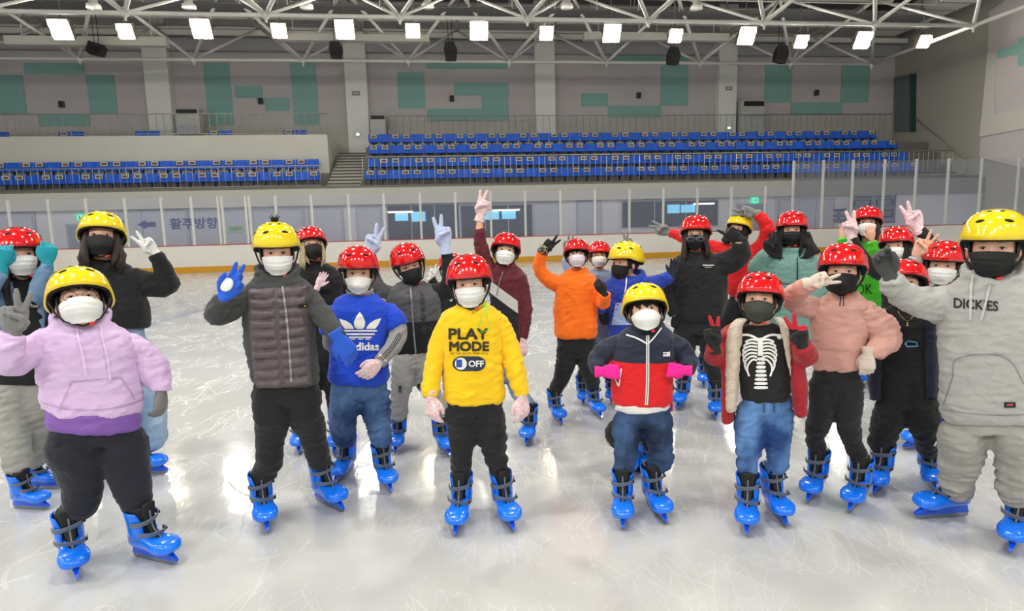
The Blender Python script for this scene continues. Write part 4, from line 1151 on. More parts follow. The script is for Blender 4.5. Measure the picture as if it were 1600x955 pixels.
# ---- the person
class Person:
    def __init__(s, label, gx, gy, seed, group=None):
        g = on_ice(gx, gy); s.G = Vector((g.x, g.y, 0)); s.seed = seed; s.al = atan2(g.x, g.y); s.N = Vector((sin(s.al), cos(s.al), 0)); s.D = s.G.dot(s.N); s.RX = Matrix.Rotation(-s.al, 3, 'Z')
        s.k = F_PX / (g - CP).dot(CF)          # pixels per metre there
        s.root = thing('person', label, 'person', s.G, 0, group)
        s.body = MB(); s.vox = .010 if s.k > 230 else .013
    def p(s, x, y, dy=0.0):
        d = ray(x, y); return CP + d * ((s.D + dy) / d.dot(s.N)) - s.G
    def r(s, px): return px / s.k
    def torso_rings(s, rows, ratio, grow=0.0, dy=0.0, maxd=.15):
        rings = []
        for row in rows:
            y, xl, xr = row[:3]; ra = row[3] if len(row) > 3 else ratio
            a = s.p(xl, y, dy); b = s.p(xr, y, dy); c = (a + b) / 2; hw = (b - a).length / 2 * (1 + grow)
            hd = min(hw * ra, maxd) * (1 + grow)
            ax = (b - a).normalized()
            rings.append([c + ax * hw * abs(cos(t)) ** .75 * (1 if cos(t) > 0 else -1) + s.N * hd * abs(sin(t)) ** .85 * (1 if sin(t) > 0 else -1) for t in [2 * pi * k / 28 for k in range(28)]])
        return rings
    def limb(s, mb, pts, grow=0.0, wrinkle=0.0):
        """pts: (x, y, dy, r px); smooth curve through them"""
        P = [s.p(q[0], q[1], q[2]) for q in pts]; R = [s.r(q[3]) * (1 + grow) for q in pts]
        n = len(P); PP = []; RR = []
        for i in range(n - 1):
            p0 = P[max(0, i - 1)]; p1 = P[i]; p2 = P[i + 1]; p3 = P[min(n - 1, i + 2)]
            m = max(3, int((p2 - p1).length / .035))
            for j in range(m):
                t = j / m; tt = t * t; t3 = tt * t
                c = p1.lerp(p2, t)
                PP.append(c); RR.append(R[i] + (R[i + 1] - R[i]) * (3 * tt - 2 * t3))
        PP.append(P[-1]); RR.append(R[-1])
        # soften the bends
        for _ in range(2):
            Q = PP[:]
            for i in range(1, len(PP) - 1): Q[i] = (PP[i - 1] + PP[i] * 2 + PP[i + 1]) / 4
            PP = Q
        if wrinkle:
            for i in range(1, len(RR) - 1): RR[i] *= 1 + wrinkle * (.5 - (i * .618 % 1))
        mb.tube(PP, RR, 14)
        mb.ball(PP[0], RR[0] * .98, n=12); 
        for b in P[1:-1]: pass
        return PP, RR
    def head(s, x, top, W_, yaw=0, pitch=0, roll=0, red=True, mask='surgical', mm=None, hair_=('short', None), eyes_=True, spec=False, O=None, hlen=.2, hside=0, nohelmet=False):
        px = W_ / .25; sc = px / s.k
        ox, oy = (x, top + .645 * W_) if O is None else O
        o = s.p(ox, oy); pitch = pitch + math.degrees(math.atan((oy - 352) / F_PX))
        M = Matrix.Translation(o) @ Matrix.Rotation(-s.al, 4, "Z") @ Matrix.Rotation(radians(roll), 4, "Y") @ Matrix.Rotation(radians(yaw), 4, 'Z') @ Matrix.Rotation(radians(-pitch), 4, 'X') @ Matrix.Scale(sc, 4)
        s.HM = M; s.hs = sc; s.O = o
        helmet(s.root, M, red)
        if mask: face_mask(s.root, M, mask, mm or M_mwhite)
        if hair_: hair(s.root, M, hair_[0], hair_[1] or M_hblack, s.seed, hlen / sc if hlen else .2, hside)
        if eyes_: eyes(s.root, M)
        else: eyes(s.root, M)
        if spec: glasses(s.root, M)
        return s
    def neck_to(s, x, y):
        base = s.p(x, y + 4); up = s.O + s.N * (.018 * s.hs) + Vector((0, 0, -.065 * s.hs))
        s.neck = (base, up)
    def top(s, name, rows, arms, m_, ratio=.62, hood=False, amp=.006, extra=None, collar=0, disp=None, label=None, maxd=.15):
        q = MB(); q.loft(s.torso_rings(rows, ratio, maxd=maxd))
        s.body.loft(s.torso_rings(rows, ratio, -.22, maxd=maxd))
        for a in arms:
            if a[1][1] > a[0][1] - 5: a = [(a[0][0], a[0][1] + a[0][3] * .28, a[0][2], a[0][3] * .92)] + list(a[1:])
            s.limb(s.body, a, -.3)
            if s.k > 185:
                q2 = MB(); s.limb(q2, a, 0, .06); obj_from('sleeve', remesh(q2, s.vox * .9, 3, fold_disp(s.seed + len(s.body.v), amp)), m_, s.root)
            else: s.limb(q, a, 0, .05)
        cx = (rows[0][1] + rows[0][2]) / 2; cy = rows[0][0]; s.neck_to(cx, cy + 3)
        c = s.p(cx, cy)
        if collar:
            R = s.r((rows[0][2] - rows[0][1]) / 2)
            q.tube([c + s.RX @ Vector((R * .95 * cos(t), R * .85 * sin(t), .006 - .02 * max(0, -sin(t)))) for t in [2 * pi * i / 16 for i in range(17)]], collar, 8)
        if hood:
            R = s.r((rows[0][2] - rows[0][1]) / 2)
            q.tube([c + s.RX @ Vector((R * 1.15 * cos(t), R * .95 * sin(t) + .01, .012 - .055 * max(0, -sin(t)) ** 1.5 + .01 * sin(t))) for t in [2 * pi * i / 20 for i in range(21)]], [.026 + .014 * max(0, sin(2 * pi * i / 20)) for i in range(21)], 8)
            q.ball(c + s.N * R * 1.3 + Vector((0, 0, -.03)), (R * 1.2, .05, .07), n=10)
        if extra: extra(q)
        f = disp or fold_disp(s.seed, amp)
        o = obj_from(name, remesh(q, s.vox, 3, f), m_, s.root)
        if label: o['label'] = label
        s.shirt = o; s.surf = Surf(o, s.G)
        return s
    def garment(s, name, rows_list, m_, ratio=.62, amp=.005, limbs=(), dy=0.0):
        q = MB()
        for rows in rows_list: q.loft(s.torso_rings(rows, ratio, dy=dy))
        for a in limbs: s.limb(q, a, 0, .05)
        return obj_from(name, remesh(q, s.vox, 2, fold_disp(s.seed + 5, amp)), m_, s.root)
    def hand(s, wrist, tip, pose='v', m_=None, palm=-1, thumb=1, wdy=0.0, tdy=None, side=None, bare=False, size=None):
        a = s.p(wrist[0], wrist[1], wdy); b = s.p(tip[0], tip[1], wdy if tdy is None else tdy)
        pv = s.RX @ (Vector((0, palm, 0)) if side is None else Vector(side))
        ln = .160 if pose in ('v', 'open', 'three', 'point') else (.140 if pose == 'relax' else (.110 if pose == 'curl' else .095))
        M = hand_matrix(a, b, pv, thumb, ln, scale=size)
        src = hand_mesh(pose, not bare)
        me = src.copy(); me.transform(M)
        if M.to_3x3().determinant() < 0: me.flip_normals()
        if bare:
            n = len(s.body.v); 
            s.hands = getattr(s, 'hands', []); s.hands.append(me)
        else:
            obj_from('glove', me, m_, s.root)
    def legs(s, rows, L, R, m_, feet, sk=1.0, name='trousers', amp=.006, ratio=.62, label=None, wr=.10, low=.24):
        """L/R: list of (x, y, r); feet: ((x, y, yaw), (x, y, yaw)) blade tips on the ice"""
        hy = min(L[0][1] - L[0][2] * .6, R[0][1] - R[0][2] * .6)
        top_row = rows[-1]; cxr = (top_row[1] + top_row[2]) / 2
        if hy > rows[-1][0] + 3:
            a_, b_ = (L, R) if L[0][0] < R[0][0] else (R, L)
            rows = list(rows) + [(hy, a_[0][0] - a_[0][2] * .45, b_[0][0] + b_[0][2] * .45)]
        q = MB(); q.loft(s.torso_rings(rows, ratio, -.05)); s.body.loft(s.torso_rings(rows, ratio, -.2))
        for leg, ft in ((L, feet[0]), (R, feet[1])):
            if ft is not None:
                t = on_ice(ft[0], ft[1]); yaw = radians(ft[2]) - atan2(t.x, t.y)
                og = Vector((t.x, t.y, 0)) - s.G + Matrix.Rotation(yaw, 3, 'Z') @ Vector((0, TOE * sk, 0))
                skate(s.root, og, yaw, sk)
                an = og + Matrix.Rotation(yaw, 3, 'Z') @ Vector((0, .066 * sk, 0)); ady = an.dot(s.N)
            else: ady = 0; an = None
            n = len(leg); x0, y0, r0 = leg[0]; rt = min(r0 * .97, (top_row[2] - top_row[1]) * .27)
            xt = top_row[1] + rt if x0 < cxr else top_row[2] - rt
            pts = [(xt, top_row[0] - 3, 0, rt)] + [(x, y, ady * i / (n - 1), r) for i, (x, y, r) in enumerate(leg)]
            PP = [s.p(x, y, d) for x, y, d, r in pts]; RR = [s.r(r) for *_, r in pts]
            if an is not None:
                PP[-1] = an + Vector((0, 0, (low + .02) * sk)); RR[-1] = min(RR[-1], .056)
                PP.insert(-1, PP[-1].lerp(PP[-2], .35)); RR.insert(-1, RR[-1] * 1.25)
            P2 = []; R2 = []
            for i in range(len(PP) - 1):
                m = max(2, int((PP[i + 1] - PP[i]).length / .022))
                for j in range(m):
                    t = j / m; P2.append(PP[i].lerp(PP[i + 1], t)); R2.append(RR[i] + (RR[i + 1] - RR[i]) * (3 * t * t - 2 * t ** 3))
            P2.append(PP[-1]); R2.append(RR[-1]); R2 = [r * .99 for r in R2]
            for _ in range(3):
                Q = P2[:]
                for i in range(1, len(P2) - 1): Q[i] = (P2[i - 1] + P2[i] * 2 + P2[i + 1]) / 4
                P2 = Q
            Rw = [r * (1 + wr * (.5 - (i * .618 + s.seed * .3) % 1) * min(1, i / len(R2) * 1.4)) for i, r in enumerate(R2)]
            q.tube(P2, Rw, 16); q.ball(P2[0], R2[0] * .9, n=12)
            s.body.tube(P2, [r * .72 for r in R2], 12)
            if an is not None: s.body.tube([P2[-1], an + Vector((0, 0, .14 * sk)), an + s.N * (-.05 * sk) + Vector((0, 0, .11 * sk))], [.036, .034, .03], 10)
        o = obj_from(name, remesh(q, s.vox, 2, fold_disp(s.seed + 9, amp)), m_, s.root)
        if label: o['label'] = label
        s.pants = o; s.psurf = Surf(o, s.G)
        return s
    def finish(s):
        b, u = s.neck
        s.body.tube([b - Vector((0, 0, .05)), b.lerp(u, .5), u, u + (u - b).normalized() * .05 * s.hs], [.056 * s.hs, .047 * s.hs, .047 * s.hs, .05 * s.hs], 14)
        me = remesh(s.body, .016, 2)
        bm = bmesh.new(); bm.from_mesh(me)
        n0 = len(bm.verts); hm = mk_mesh(HEAD, 'h'); hm.transform(s.HM); bm.from_mesh(hm)
        for h in getattr(s, 'hands', []): bm.from_mesh(h); bpy.data.meshes.remove(h)
        out = bpy.data.meshes.new('body'); bm.to_mesh(out); bm.free(); bpy.data.meshes.remove(hm); bpy.data.meshes.remove(me)
        out.polygons.foreach_set('use_smooth', [True] * len(out.polygons))
        obj_from('body', out, SKIN, s.root)
def cloth(name, c, rough=.85, bump=.25, bscale=260, **k):
    if name in MATS: return MATS[name]
    m = mat(name, c, rough, bump=bump, bscale=bscale, sheen=.12, **k); nt = m.node_tree
    tc = nt.nodes.new('ShaderNodeTexCoord'); mp = nt.nodes.new('ShaderNodeMapping'); mp.inputs['Scale'].default_value = (1, 1, 1.9); mp.inputs['Rotation'].default_value = (0, .35, 0)
    nt.links.new(tc.outputs['Object'], mp.inputs['Vector'])
    n = nt.nodes.new('ShaderNodeTexNoise'); n.inputs['Scale'].default_value = 11; n.inputs['Detail'].default_value = 3; n.inputs['Distortion'].default_value = .8; n.noise_type = 'RIDGED_MULTIFRACTAL'
    nt.links.new(mp.outputs[0], n.inputs['Vector'])
    b2 = nt.nodes.new('ShaderNodeBump'); b2.inputs['Strength'].default_value = .35; b2.inputs['Distance'].default_value = .02
    nt.links.new(n.outputs['Fac'], b2.inputs['Height'])
    bs = nt.nodes['Principled BSDF']; old = bs.inputs['Normal'].links
    if old: nt.links.new(old[0].from_socket, b2.inputs['Normal'])
    nt.links.new(b2.outputs[0], bs.inputs['Normal'])
    return m
# ================================================================== PEOPLE: the group
C_black = cloth('cloth_black', (.075, .075, .08)); C_navy = cloth('cloth_navy', (.10, .12, .20)); C_legg = cloth('leggings_navy', (.09, .10, .15), bump=.1)
C_white = cloth('cloth_white', (.88, .88, .87)); C_dkgrey = cloth('fleece_grey', (.25, .25, .25)); C_ltgrey = cloth('sweat_grey', (.66, .66, .64), noise_amt=.12, nscale=90)
C_print = mat('print_white', (.92, .92, .90), .6); C_printk = mat('print_black', (.06, .06, .07), .6)
C_zip = mat('zip_grey', (.55, .55, .55), .4, metal=.5); C_zipk = mat('zip_black', (.05, .05, .05), .5)
G_grey = cloth('glove_grey', (.50, .50, .49), noise_amt=.15, nscale=120); G_black = cloth('glove_black', (.06, .06, .065)); G_white = cloth('glove_white', (.90, .90, .88))
G_pale = cloth('glove_pale_blue', (.74, .79, .90)); G_teal = cloth('glove_teal', (.05, .56, .62)); G_pink = cloth('glove_pink', (.93, .08, .55)); G_navy = cloth('glove_navy_dots', (.10, .12, .22))
G_cream = cloth('glove_cream', (.84, .78, .72)); G_char = cloth('glove_charcoal', (.26, .27, .27))
def speckle(name, base, dot, sc=60, th=.62):
    m = cloth(name, base); n = NT(m); n.coord(); n.color(n.mix(n.math('GREATER_THAN', n.noise(sc, 2), th), lin(base), lin(dot))); return m
G_flor = speckle('glove_floral_pink', (.90, .70, .72), (.93, .88, .88), 130, .50)
G_spark = speckle('glove_black_speckled', (.06, .07, .12), (.25, .35, .6), 160, .66)
def denim(name, a, b, lo, hi, fade=True):
    m = mat(name, a, .85, bump=.35, bscale=220); n = NT(m); x, y, z = n.coord()
    f = n.noise(5, 4, stretch=(1, 1, .6)); f2 = n.noise(150, 2, stretch=(1, 1, 3))
    c = n.mix(n.math('MINIMUM', n.math('MAXIMUM', n.math('MULTIPLY', n.math('SUBTRACT', f, .40), 5.0), 0.0), 1.0), lin(a), lin(b)); c = n.mix(n.math('MULTIPLY', f2, .35), c, lin(tuple(v * .6 for v in a))); n.color(c); return m
D_mid = denim('denim_mid', (.15, .27, .45), (.40, .55, .75), 0, 1); D_dark = denim('denim_dark', (.08, .15, .27), (.26, .38, .55), 0, 1)
D_bright = denim('denim_bright', (.12, .27, .52), (.42, .60, .82), 0, 1); D_light = denim('denim_light', (.50, .62, .75), (.70, .80, .88), 0, 1); D_jack = denim('denim_jacket', (.38, .52, .66), (.56, .68, .80), 0, 1)
def zoned(name, base, fn, rough=.8, **k):
    m = cloth(name, base, rough, **k); n = NT(m); x, y, z = n.coord(); n.color(fn(n, x, y, z)); return m
ONLY = None
def want(i): return ONLY is None or i in ONLY

def p_purple():
    s = Person('person front left in lilac hoodie, dark leggings and yellow helmet, raising a grey glove', 165, 880, 1)
    s.head(126, 420, 86, 0, 20, 0, False, 'surgical', M_mwhite, ('short', M_hblack), spec=True)
    rows = [(496, 98, 155), (506, 78, 182), (518, 60, 203), (540, 50, 214), (565, 50, 218), (590, 55, 222), (618, 60, 226), (636, 63, 226), (645, 70, 221)]
    def ex(q): pass
    s.top('hoodie', rows, [[(66, 532, 0, 24), (30, 560, -.10, 22), (5, 568, -.16, 23), (10, 545, -.19, 21), (20, 520, -.20, 17)], [(202, 534, 0, 26), (228, 556, 0, 24), (242, 580, -.02, 24), (252, 606, -.06, 17), (252, 611, -.06, 15)]], cloth('hoodie_lilac', (.85, .73, .88)), .72, hood=True, amp=.007, maxd=.19)
    s.garment('undershirt', [[(625, 74, 218), (648, 69, 222), (664, 68, 222), (670, 76, 214)]], cloth('shirt_purple', (.50, .34, .66)), .76)
    P_ = cloth('hoodie_lilac_shade', (.74, .62, .78)); P2 = cloth('hoodie_cord', (.90, .80, .93))
    s.surf.ribbon('pocket_seam', [(112, 597), (92, 640)], 2.2, P_); s.surf.ribbon('pocket_seam', [(112, 597), (190, 590)], 1.5, P_); s.surf.ribbon('pocket_seam', [(190, 590), (212, 625)], 2.2, P_)
    s.surf.ribbon('hem_seam', [(66, 630), (100, 640), (150, 642), (200, 634), (224, 624)], 1.8, P_)
    for pts in ([(120, 508), (122, 530), (130, 555), (134, 588)], [(157, 508), (160, 530), (168, 560), (172, 594)]):
        s.surf.ribbon('drawstring', pts, 3.2, P2, .008)
    s.legs([(650, 74, 219), (668, 73, 224), (690, 75, 228, .6)], [(118, 706, 38), (124, 732, 33), (130, 758, 28), (128, 790, 27), (124, 822, 22)], [(191, 706, 37), (200, 732, 32), (206, 758, 28), (214, 785, 24), (223, 822, 20)], C_legg, ((122, 912, 2), (277, 885, 38)), 1.0, 'leggings', .003, .72, wr=.05)
    s.hand((20, 518), (26, 452), 'v', G_grey, -1, 1, -.20)
    s.hand((252, 612), (250, 655), 'relax', G_grey, 1, -1, -.06, side=(-.6, .6, 0))
    s.finish()
def p_denim():
    s = Person('person at the left edge in pale denim jacket and red helmet, teal gloves raised', 80, 775, 2)
    s.head(31, 358, 66, 6, 6, 0, True, 'surgical', M_mwhite, ('long', M_hblack), hlen=.38)
    rows = [(430, 18, 52), (440, -2, 70), (455, -14, 80), (480, -18, 80), (520, -16, 78), (560, -14, 78), (597, -12, 72), (601, -8, 68)]
    s.top('shirt', rows, [], C_black, .6)
    s.garment('jacket', [[(440, -12, 22), (460, -22, 26), (520, -24, 22), (565, -20, 20)], [(440, 42, 66), (460, 44, 78), (520, 46, 74), (540, 46, 68)]], D_jack, 1.0, limbs=[[(64, 452, 0, 14), (56, 466, -.16, 13), (68, 430, -.20, 11), (74, 412, -.20, 8)], [(-6, 452, 0, 14), (-22, 462, -.16, 13), (-6, 440, -.2, 10), (2, 425, -.2, 9)]], dy=-.03)
    s.surf.text('chest_print', 'Tomm', 54, 478, 12, 5, C_print, .03)
    s.legs([(590, -4, 70), (615, -4, 71)], [(18, 640, 21), (22, 670, 19), (25, 705, 19), (27, 728, 18), (28, 738, 12)], [(54, 640, 20), (58, 670, 17), (60, 700, 16), (58, 722, 15), (56, 735, 11)], cloth('sweat_pants_grey', (.60, .60, .57)), ((77, 797, 42), (96, 764, 50)), .82, 'sweatpants', .008)
    s.hand((74, 410), (77, 376), 'curl', G_teal, 1, -1, -.20, size=1.0)
    s.hand((2, 416), (8, 370), 'curl', G_teal, 1, 1, -.20, size=1.05)
    s.finish()
def p_blackhoodie():
    s = Person('person in baggy black hoodie, pale jeans and yellow helmet raising a white gloved peace sign', 238, 735, 3)
    s.head(160, 334, 63, -4, 18, 4, False, 'cup', M_mblack, ('long', M_hbrown), hlen=.18)
    rows = [(404, 138, 182), (413, 124, 200), (426, 112, 215), (450, 108, 228), (480, 110, 236), (508, 114, 237), (513, 122, 230)]
    s.top('hoodie', rows, [[(208, 432, 0, 20), (240, 446, -.03, 20), (264, 448, -.05, 19), (258, 425, -.10, 14), (246, 402, -.14, 12), (242, 396, -.14, 11)], [(118, 430, .02, 17), (92, 440, .08, 16), (80, 455, .12, 15), (92, 475, .12, 12)]], C_black, .62, hood=True, amp=.007)
    s.legs([(506, 130, 228), (540, 132, 230)], [(155, 560, 26), (158, 620, 22), (165, 690, 20), (180, 715, 15)], [(220, 570, 24), (238, 620, 21), (243, 690, 19), (246, 722, 17)], D_light, ((212, 745, 40), (262, 741, 58)), 1.0, 'jeans', .005)
    s.hand((241, 394), (213, 362), 'v', G_white, -1, -1, -.14)
    s.hand((92, 478), (96, 498), 'relax', G_white, 1, 1, .12)
    s.finish()
def puffer():
    s = Person('person in quilted dark grey padded jacket and yellow helmet with blue and white gloves', 478, 815, 4)
    s.head(433, 350, 68, 0, -6, 0, False, 'surgical', M_mwhite, ('short', M_hblack))
    rows = [(424, 411, 457), (434, 398, 473), (446, 386, 488), (465, 379, 497), (500, 377, 493), (540, 380, 495), (575, 388, 499), (594, 391, 500), (599, 396, 495)]
    m = cloth('puffer_body', (.25, .24, .24)); n = NT(m); x, y, z = n.coord()
    # quilted front panel
    a0 = s.p(397, 460); b0 = s.p(484, 460); zt = s.p(432, 447).z; zb = s.p(432, 600).z
    fr = n.math('MULTIPLY', n.band(x, a0.x, b0.x + .01), n.math('MULTIPLY', n.band(z, zb, zt), n.math('LESS_THAN', y, .03)))
    n.color(n.mix(fr, lin((.23, .235, .235)), lin((.34, .29, .30)))); n.nt.links.new(n.math('SUBTRACT', .85, n.math('MULTIPLY', fr, .60)), n.b.inputs['Roughness'])
    fd = fold_disp(4, .005); per = (zt - zb) / 10.0
    def disp(c, nn):
        d = fd(c, nn)
        if a0.x < c[0] < b0.x + .01 and zb < c[2] < zt and c[1] < .03:
            ph = ((c[2] + .006 * noise.noise(Vector((c[0] * 12, 0, c[2] * 3)))) - zb) / per % 1; e = min(1, min(c[0] - a0.x, b0.x + .01 - c[0]) / .02)
            d = d * .6 + e * .026 * (abs(sin(pi * ph)) ** .45 - .5) + .003 * noise.noise(Vector((c[0] * 60, c[1] * 10, c[2] * 25)))
            cx = (a0.x + b0.x) / 2
            if abs(c[0] - cx - .012) < .012: d = 0.0
        return d
    s.vox = .0075
    s.top('jacket', rows, [[(396, 456, 0, 20), (368, 478, -.02, 19), (340, 494, -.05, 19), (336, 486, -.10, 16), (346, 474, -.16, 13), (350, 466, -.17, 12)], [(482, 460, 0, 19), (500, 490, -.06, 17), (514, 508, -.12, 15), (530, 528, -.18, 12)]], m, .66, hood=True, disp=disp)
    s.vox = .010
    s.surf.ribbon('zip', [(441, 447), (446, 480), (450, 520), (453, 560), (455, 597)], 3.0, C_zip, .004)
    s.surf.ribbon('brand_patch', [(467, 478.5), (480, 478.5)], 5.5, C_printk, .006); s.surf.ribbon('patch_print', [(469.5, 478.5), (477.5, 478.5)], 2.6, mat('print_yellow', (.80, .70, .25), .6), .009)
    s.legs([(590, 393, 499), (615, 393, 502)], [(424, 648, 27), (425, 665, 24), (421, 700, 22), (419, 730, 21), (416, 752, 16)], [(475, 648, 26), (483, 660, 24), (493, 695, 21), (500, 722, 18), (502, 738, 14)], C_black, ((419, 837, 4), (537, 803, 32)), 1.0)
    # gloves: blue back, white palm
    gm = cloth('glove_blue_white', (.12, .35, .80))
    s.hand((350, 464), (386, 417), 'three', gm, -1, -1, -.17, side=(-.35, -.9, .1))
    s.hand((530, 529), (556, 568), 'relax', gm, 1, -1, -.18, side=(-.2, .9, 0))
    w_ = s.p(357, 446, -.17); q = MB(); nv = s.RX @ Vector((-.35, -.9, .1)).normalized(); zv = (s.p(386, 417, -.17) - s.p(350, 464, -.17)).normalized(); nv = (nv - zv * nv.dot(zv)).normalized(); q.ball(w_ + nv * .021, (.030, .008, .036), Matrix((nv.cross(zv), -nv, zv)).transposed(), 14); q.build('palm_patch', G_white, s.root, True)
    # tuft of hair out of the helmet's top vent
    q = MB()
    t = s.HM @ Vector((0, -.01, .165))
    for i in range(5): q.tube([t + Vector((-.012 + .006 * i, 0, -.01)), t + Vector((-.018 + .009 * i, 0, .018)), t + Vector((-.03 + .015 * i, 0, .024 + .012 * (i % 2)))], [.005, .004, .0015], 5)
    q.build('hair_tuft', M_hblack, s.root, True)
    s.finish()
def p_blond():
    s = Person('person with blond hair, black mask and red helmet behind the quilted grey jacket', 490, 705, 5)
    s.head(487, 355.5, 47, 8, 17, 0, True, 'cup', M_mblack, ('long', M_hblond), hlen=.13, hside=-1)
    rows = [(408, 474, 506), (416, 462, 524), (430, 458, 537), (460, 462, 540), (500, 470, 540), (550, 474, 536), (566, 478, 532)]
    s.top('jacket', rows, [[(532, 432, 0, 12), (540, 465, 0, 11), (538, 500, 0, 9)], [(466, 432, 0, 12), (480, 462, -.12, 11), (496, 450, -.2, 8)]], C_black, .6, amp=.006)
    s.legs([(558, 480, 532), (580, 480, 532)], [(492, 590, 14), (482, 630, 13), (470, 662, 11)], [(518, 590, 14), (520, 630, 12), (520, 660, 11)], C_black, ((467, 713, -5), (522, 714, -10)), .95)
    s.hand((497, 447), (508, 425), 'open', G_flor, -1, 1, -.2)
    s.hand((538, 502), (538, 520), 'relax', G_flor, 1, -1)
    s.finish()
def p_trefoil():
    s = Person('person in royal blue tee with white leaf logo, blue jeans and red helmet', 568, 765, 6)
    s.head(560, 386, 62, -3, -6, 2, True, 'kf', M_mwhite, ('short', M_hblack))
    blue = cloth('tee_blue', (.06, .27, .80)); gsl = cloth('sleeve_grey', (.58, .58, .58), noise_amt=.1, nscale=100)
    rows = [(459, 537, 587), (468, 523, 600), (482, 514, 610), (505, 513, 612), (535, 514, 608), (565, 512, 608), (590, 510, 610), (598, 514, 606)]
    s.top('tee_shirt', rows, [[(605, 484, 0, 18), (616, 500, -.02, 19), (621, 512, -.03, 19)], [(522, 488, 0, 18), (517, 510, .02, 18), (517, 520, .03, 18)]], blue, .66, amp=.006)
    s.garment('undershirt', [[(445, 545, 580), (455, 541, 585), (463, 545, 582)]], gsl, .95, limbs=[[(620, 505, -.03, 15), (624, 527, -.07, 14), (608, 550, -.15, 12), (592, 566, -.19, 10.5)], [(517, 512, .03, 14), (518, 540, .12, 13), (540, 556, .16, 11)]])
    tre = s.surf; W_ = C_print
    # leaf shapes cut by two horizontal gaps
    def leaf(pts, nm='leaf'): tre.decal('logo_leaf', pts, [list(range(len(pts)))], W_, .004, 4)
    # three leaves, top parts
    leaf([(562, 487), (567, 494), (570.5, 503), (570, 510), (567, 514), (557, 514), (553.5, 510), (553, 503), (557, 494)])
    leaf([(530, 498), (540, 501), (548, 506), (552, 511), (553, 514), (539, 514), (534, 508)])
    leaf([(596, 497), (586, 500), (578, 505), (573, 511), (572, 514), (586, 514), (591, 508)])
    for (a, b, y) in ((537, 589, 517.0), (540.5, 585.5, 522.2), (545, 581, 527.2)): tre.ribbon('logo_stripe', [(a, y), (b, y)], 2.6, W_)
    for cx in (551, 563, 574): tre.ribbon('logo_stripe', [(cx - 3, 530.2), (cx + 4, 530.2)], 1.5, W_)
    tre.text('chest_lettering', 'adidas', 570, 541.5, 45, 13, W_, .03)
    q = gsl
    for d in (-3.0, 0, 3.0):
        a = Vector((626, 522)); b = Vector((596, 561)); nn = Vector((-(b - a).y, (b - a).x)).normalized() * d
        su = Surf([o for o in s.root.children if o.name.startswith('undershirt')][0], s.G)
        su.ribbon('sleeve_stripe', [(a.x + nn.x, a.y + nn.y), (611 + nn.x, 545 + nn.y), (b.x + nn.x, b.y + nn.y)], 1.3, C_printk, .004)
    s.legs([(592, 514, 608), (615, 515, 610)], [(538, 636, 24), (537, 655, 22), (537, 685, 19), (538, 712, 17)], [(586, 636, 23), (591, 655, 21), (596, 680, 19), (599, 706, 15)], D_mid, ((523, 761, -28), (612, 774, 14)), .95, 'jeans', .008, wr=.14)
    s.hand((591, 567), (562, 594), 'relax', G_flor, 1, -1, -.19, side=(.1, .9, .2))
    s.hand((540, 556), (548, 566), 'fist', G_flor, 1, 1, .16)
    s.finish()
def p_twotone():
    s = Person('person in grey and black zip jacket raising both pale blue gloves in peace signs', 655, 712, 7)
    s.head(639, 381, 54, 6, -8, -14, True, 'cup', M_mblack, ('short', M_hblack))
    zb = s.p(640, 500).z
    m = zoned('jacket_two_tone', (.30, .30, .31), lambda n, x, y, z: n.mix(n.math('GREATER_THAN', n.math('ADD', z, n.math('MULTIPLY', n.math('SUBTRACT', n.noise(6, 2), .5), .01)), zb), lin((.05, .05, .055)), lin((.33, .33, .34))))
    zr = s.p(700, 452).z; xr_ = s.p(690, 440).x
    rows = [(440, 626, 662), (449, 608, 680), (462, 602, 690), (485, 604, 690), (515, 606, 688), (540, 610, 680), (552, 616, 672)]
    s.top('jacket', rows, [[(612, 456, 0, 14), (590, 452, .0, 13), (582, 430, .0, 11), (579, 398, -.02, 8)]], m, .62, amp=.008)
    s.garment('sleeve', [], C_black, limbs=[[(676, 458, 0, 15), (698, 458, .0, 16), (706, 440, -.02, 15), (703, 415, -.05, 12), (696, 386, -.08, 8)]])
    s.garment('sleeve', [], C_black, limbs=[[(581, 428, -.005, 11.5), (579, 398, -.02, 8.5)]])
    s.surf.ribbon('zip', [(641, 446), (643, 470), (645, 500), (648, 535), (650, 556)], 2.6, C_zip, .006)
    s.surf.ribbon('zip_pull', [(648, 552), (650, 590)], 2.6, C_printk, .012)
    s.surf.text('chest_lettering', 'STVENDISTE', 0, 0, 1, 1, C_printk) if False else None
    vs, fs = fit_text('AVENUEROSE', 66, 8, .02)
    s.surf.decal('chest_lettering', [(661 + v.y * .9 + v.x * .05, 490 + v.x) for v in vs], fs, mat('print_mid_grey', (.16, .16, .17), .6), .004, 4)
    s.legs([(548, 614, 672), (570, 612, 678)], [(630, 590, 18), (625, 620, 16), (622, 645, 17), (622, 660, 12)], [(662, 590, 18), (676, 615, 15), (688, 638, 16), (691, 652, 12)], C_ltgrey, ((617, 713, -12), (703, 717, 18)), .95, 'sweatpants', .008)
    s.psurf.ribbon('side_stripe', [(655, 600), (648, 625), (641, 645)], 4, C_printk, .005)
    vs, fs = fit_text('BKK', 12, 6, .03); s.psurf.decal('leg_lettering', [(625 - v.y * .9, 609 + v.x) for v in vs], fs, C_printk, .005, 4)
    s.hand((579, 394), (589, 350), 'v', G_pale, -1, 1, -.02)
    s.hand((695, 384), (689, 336), 'v', G_pale, -1, -1, -.08)
    s.finish()
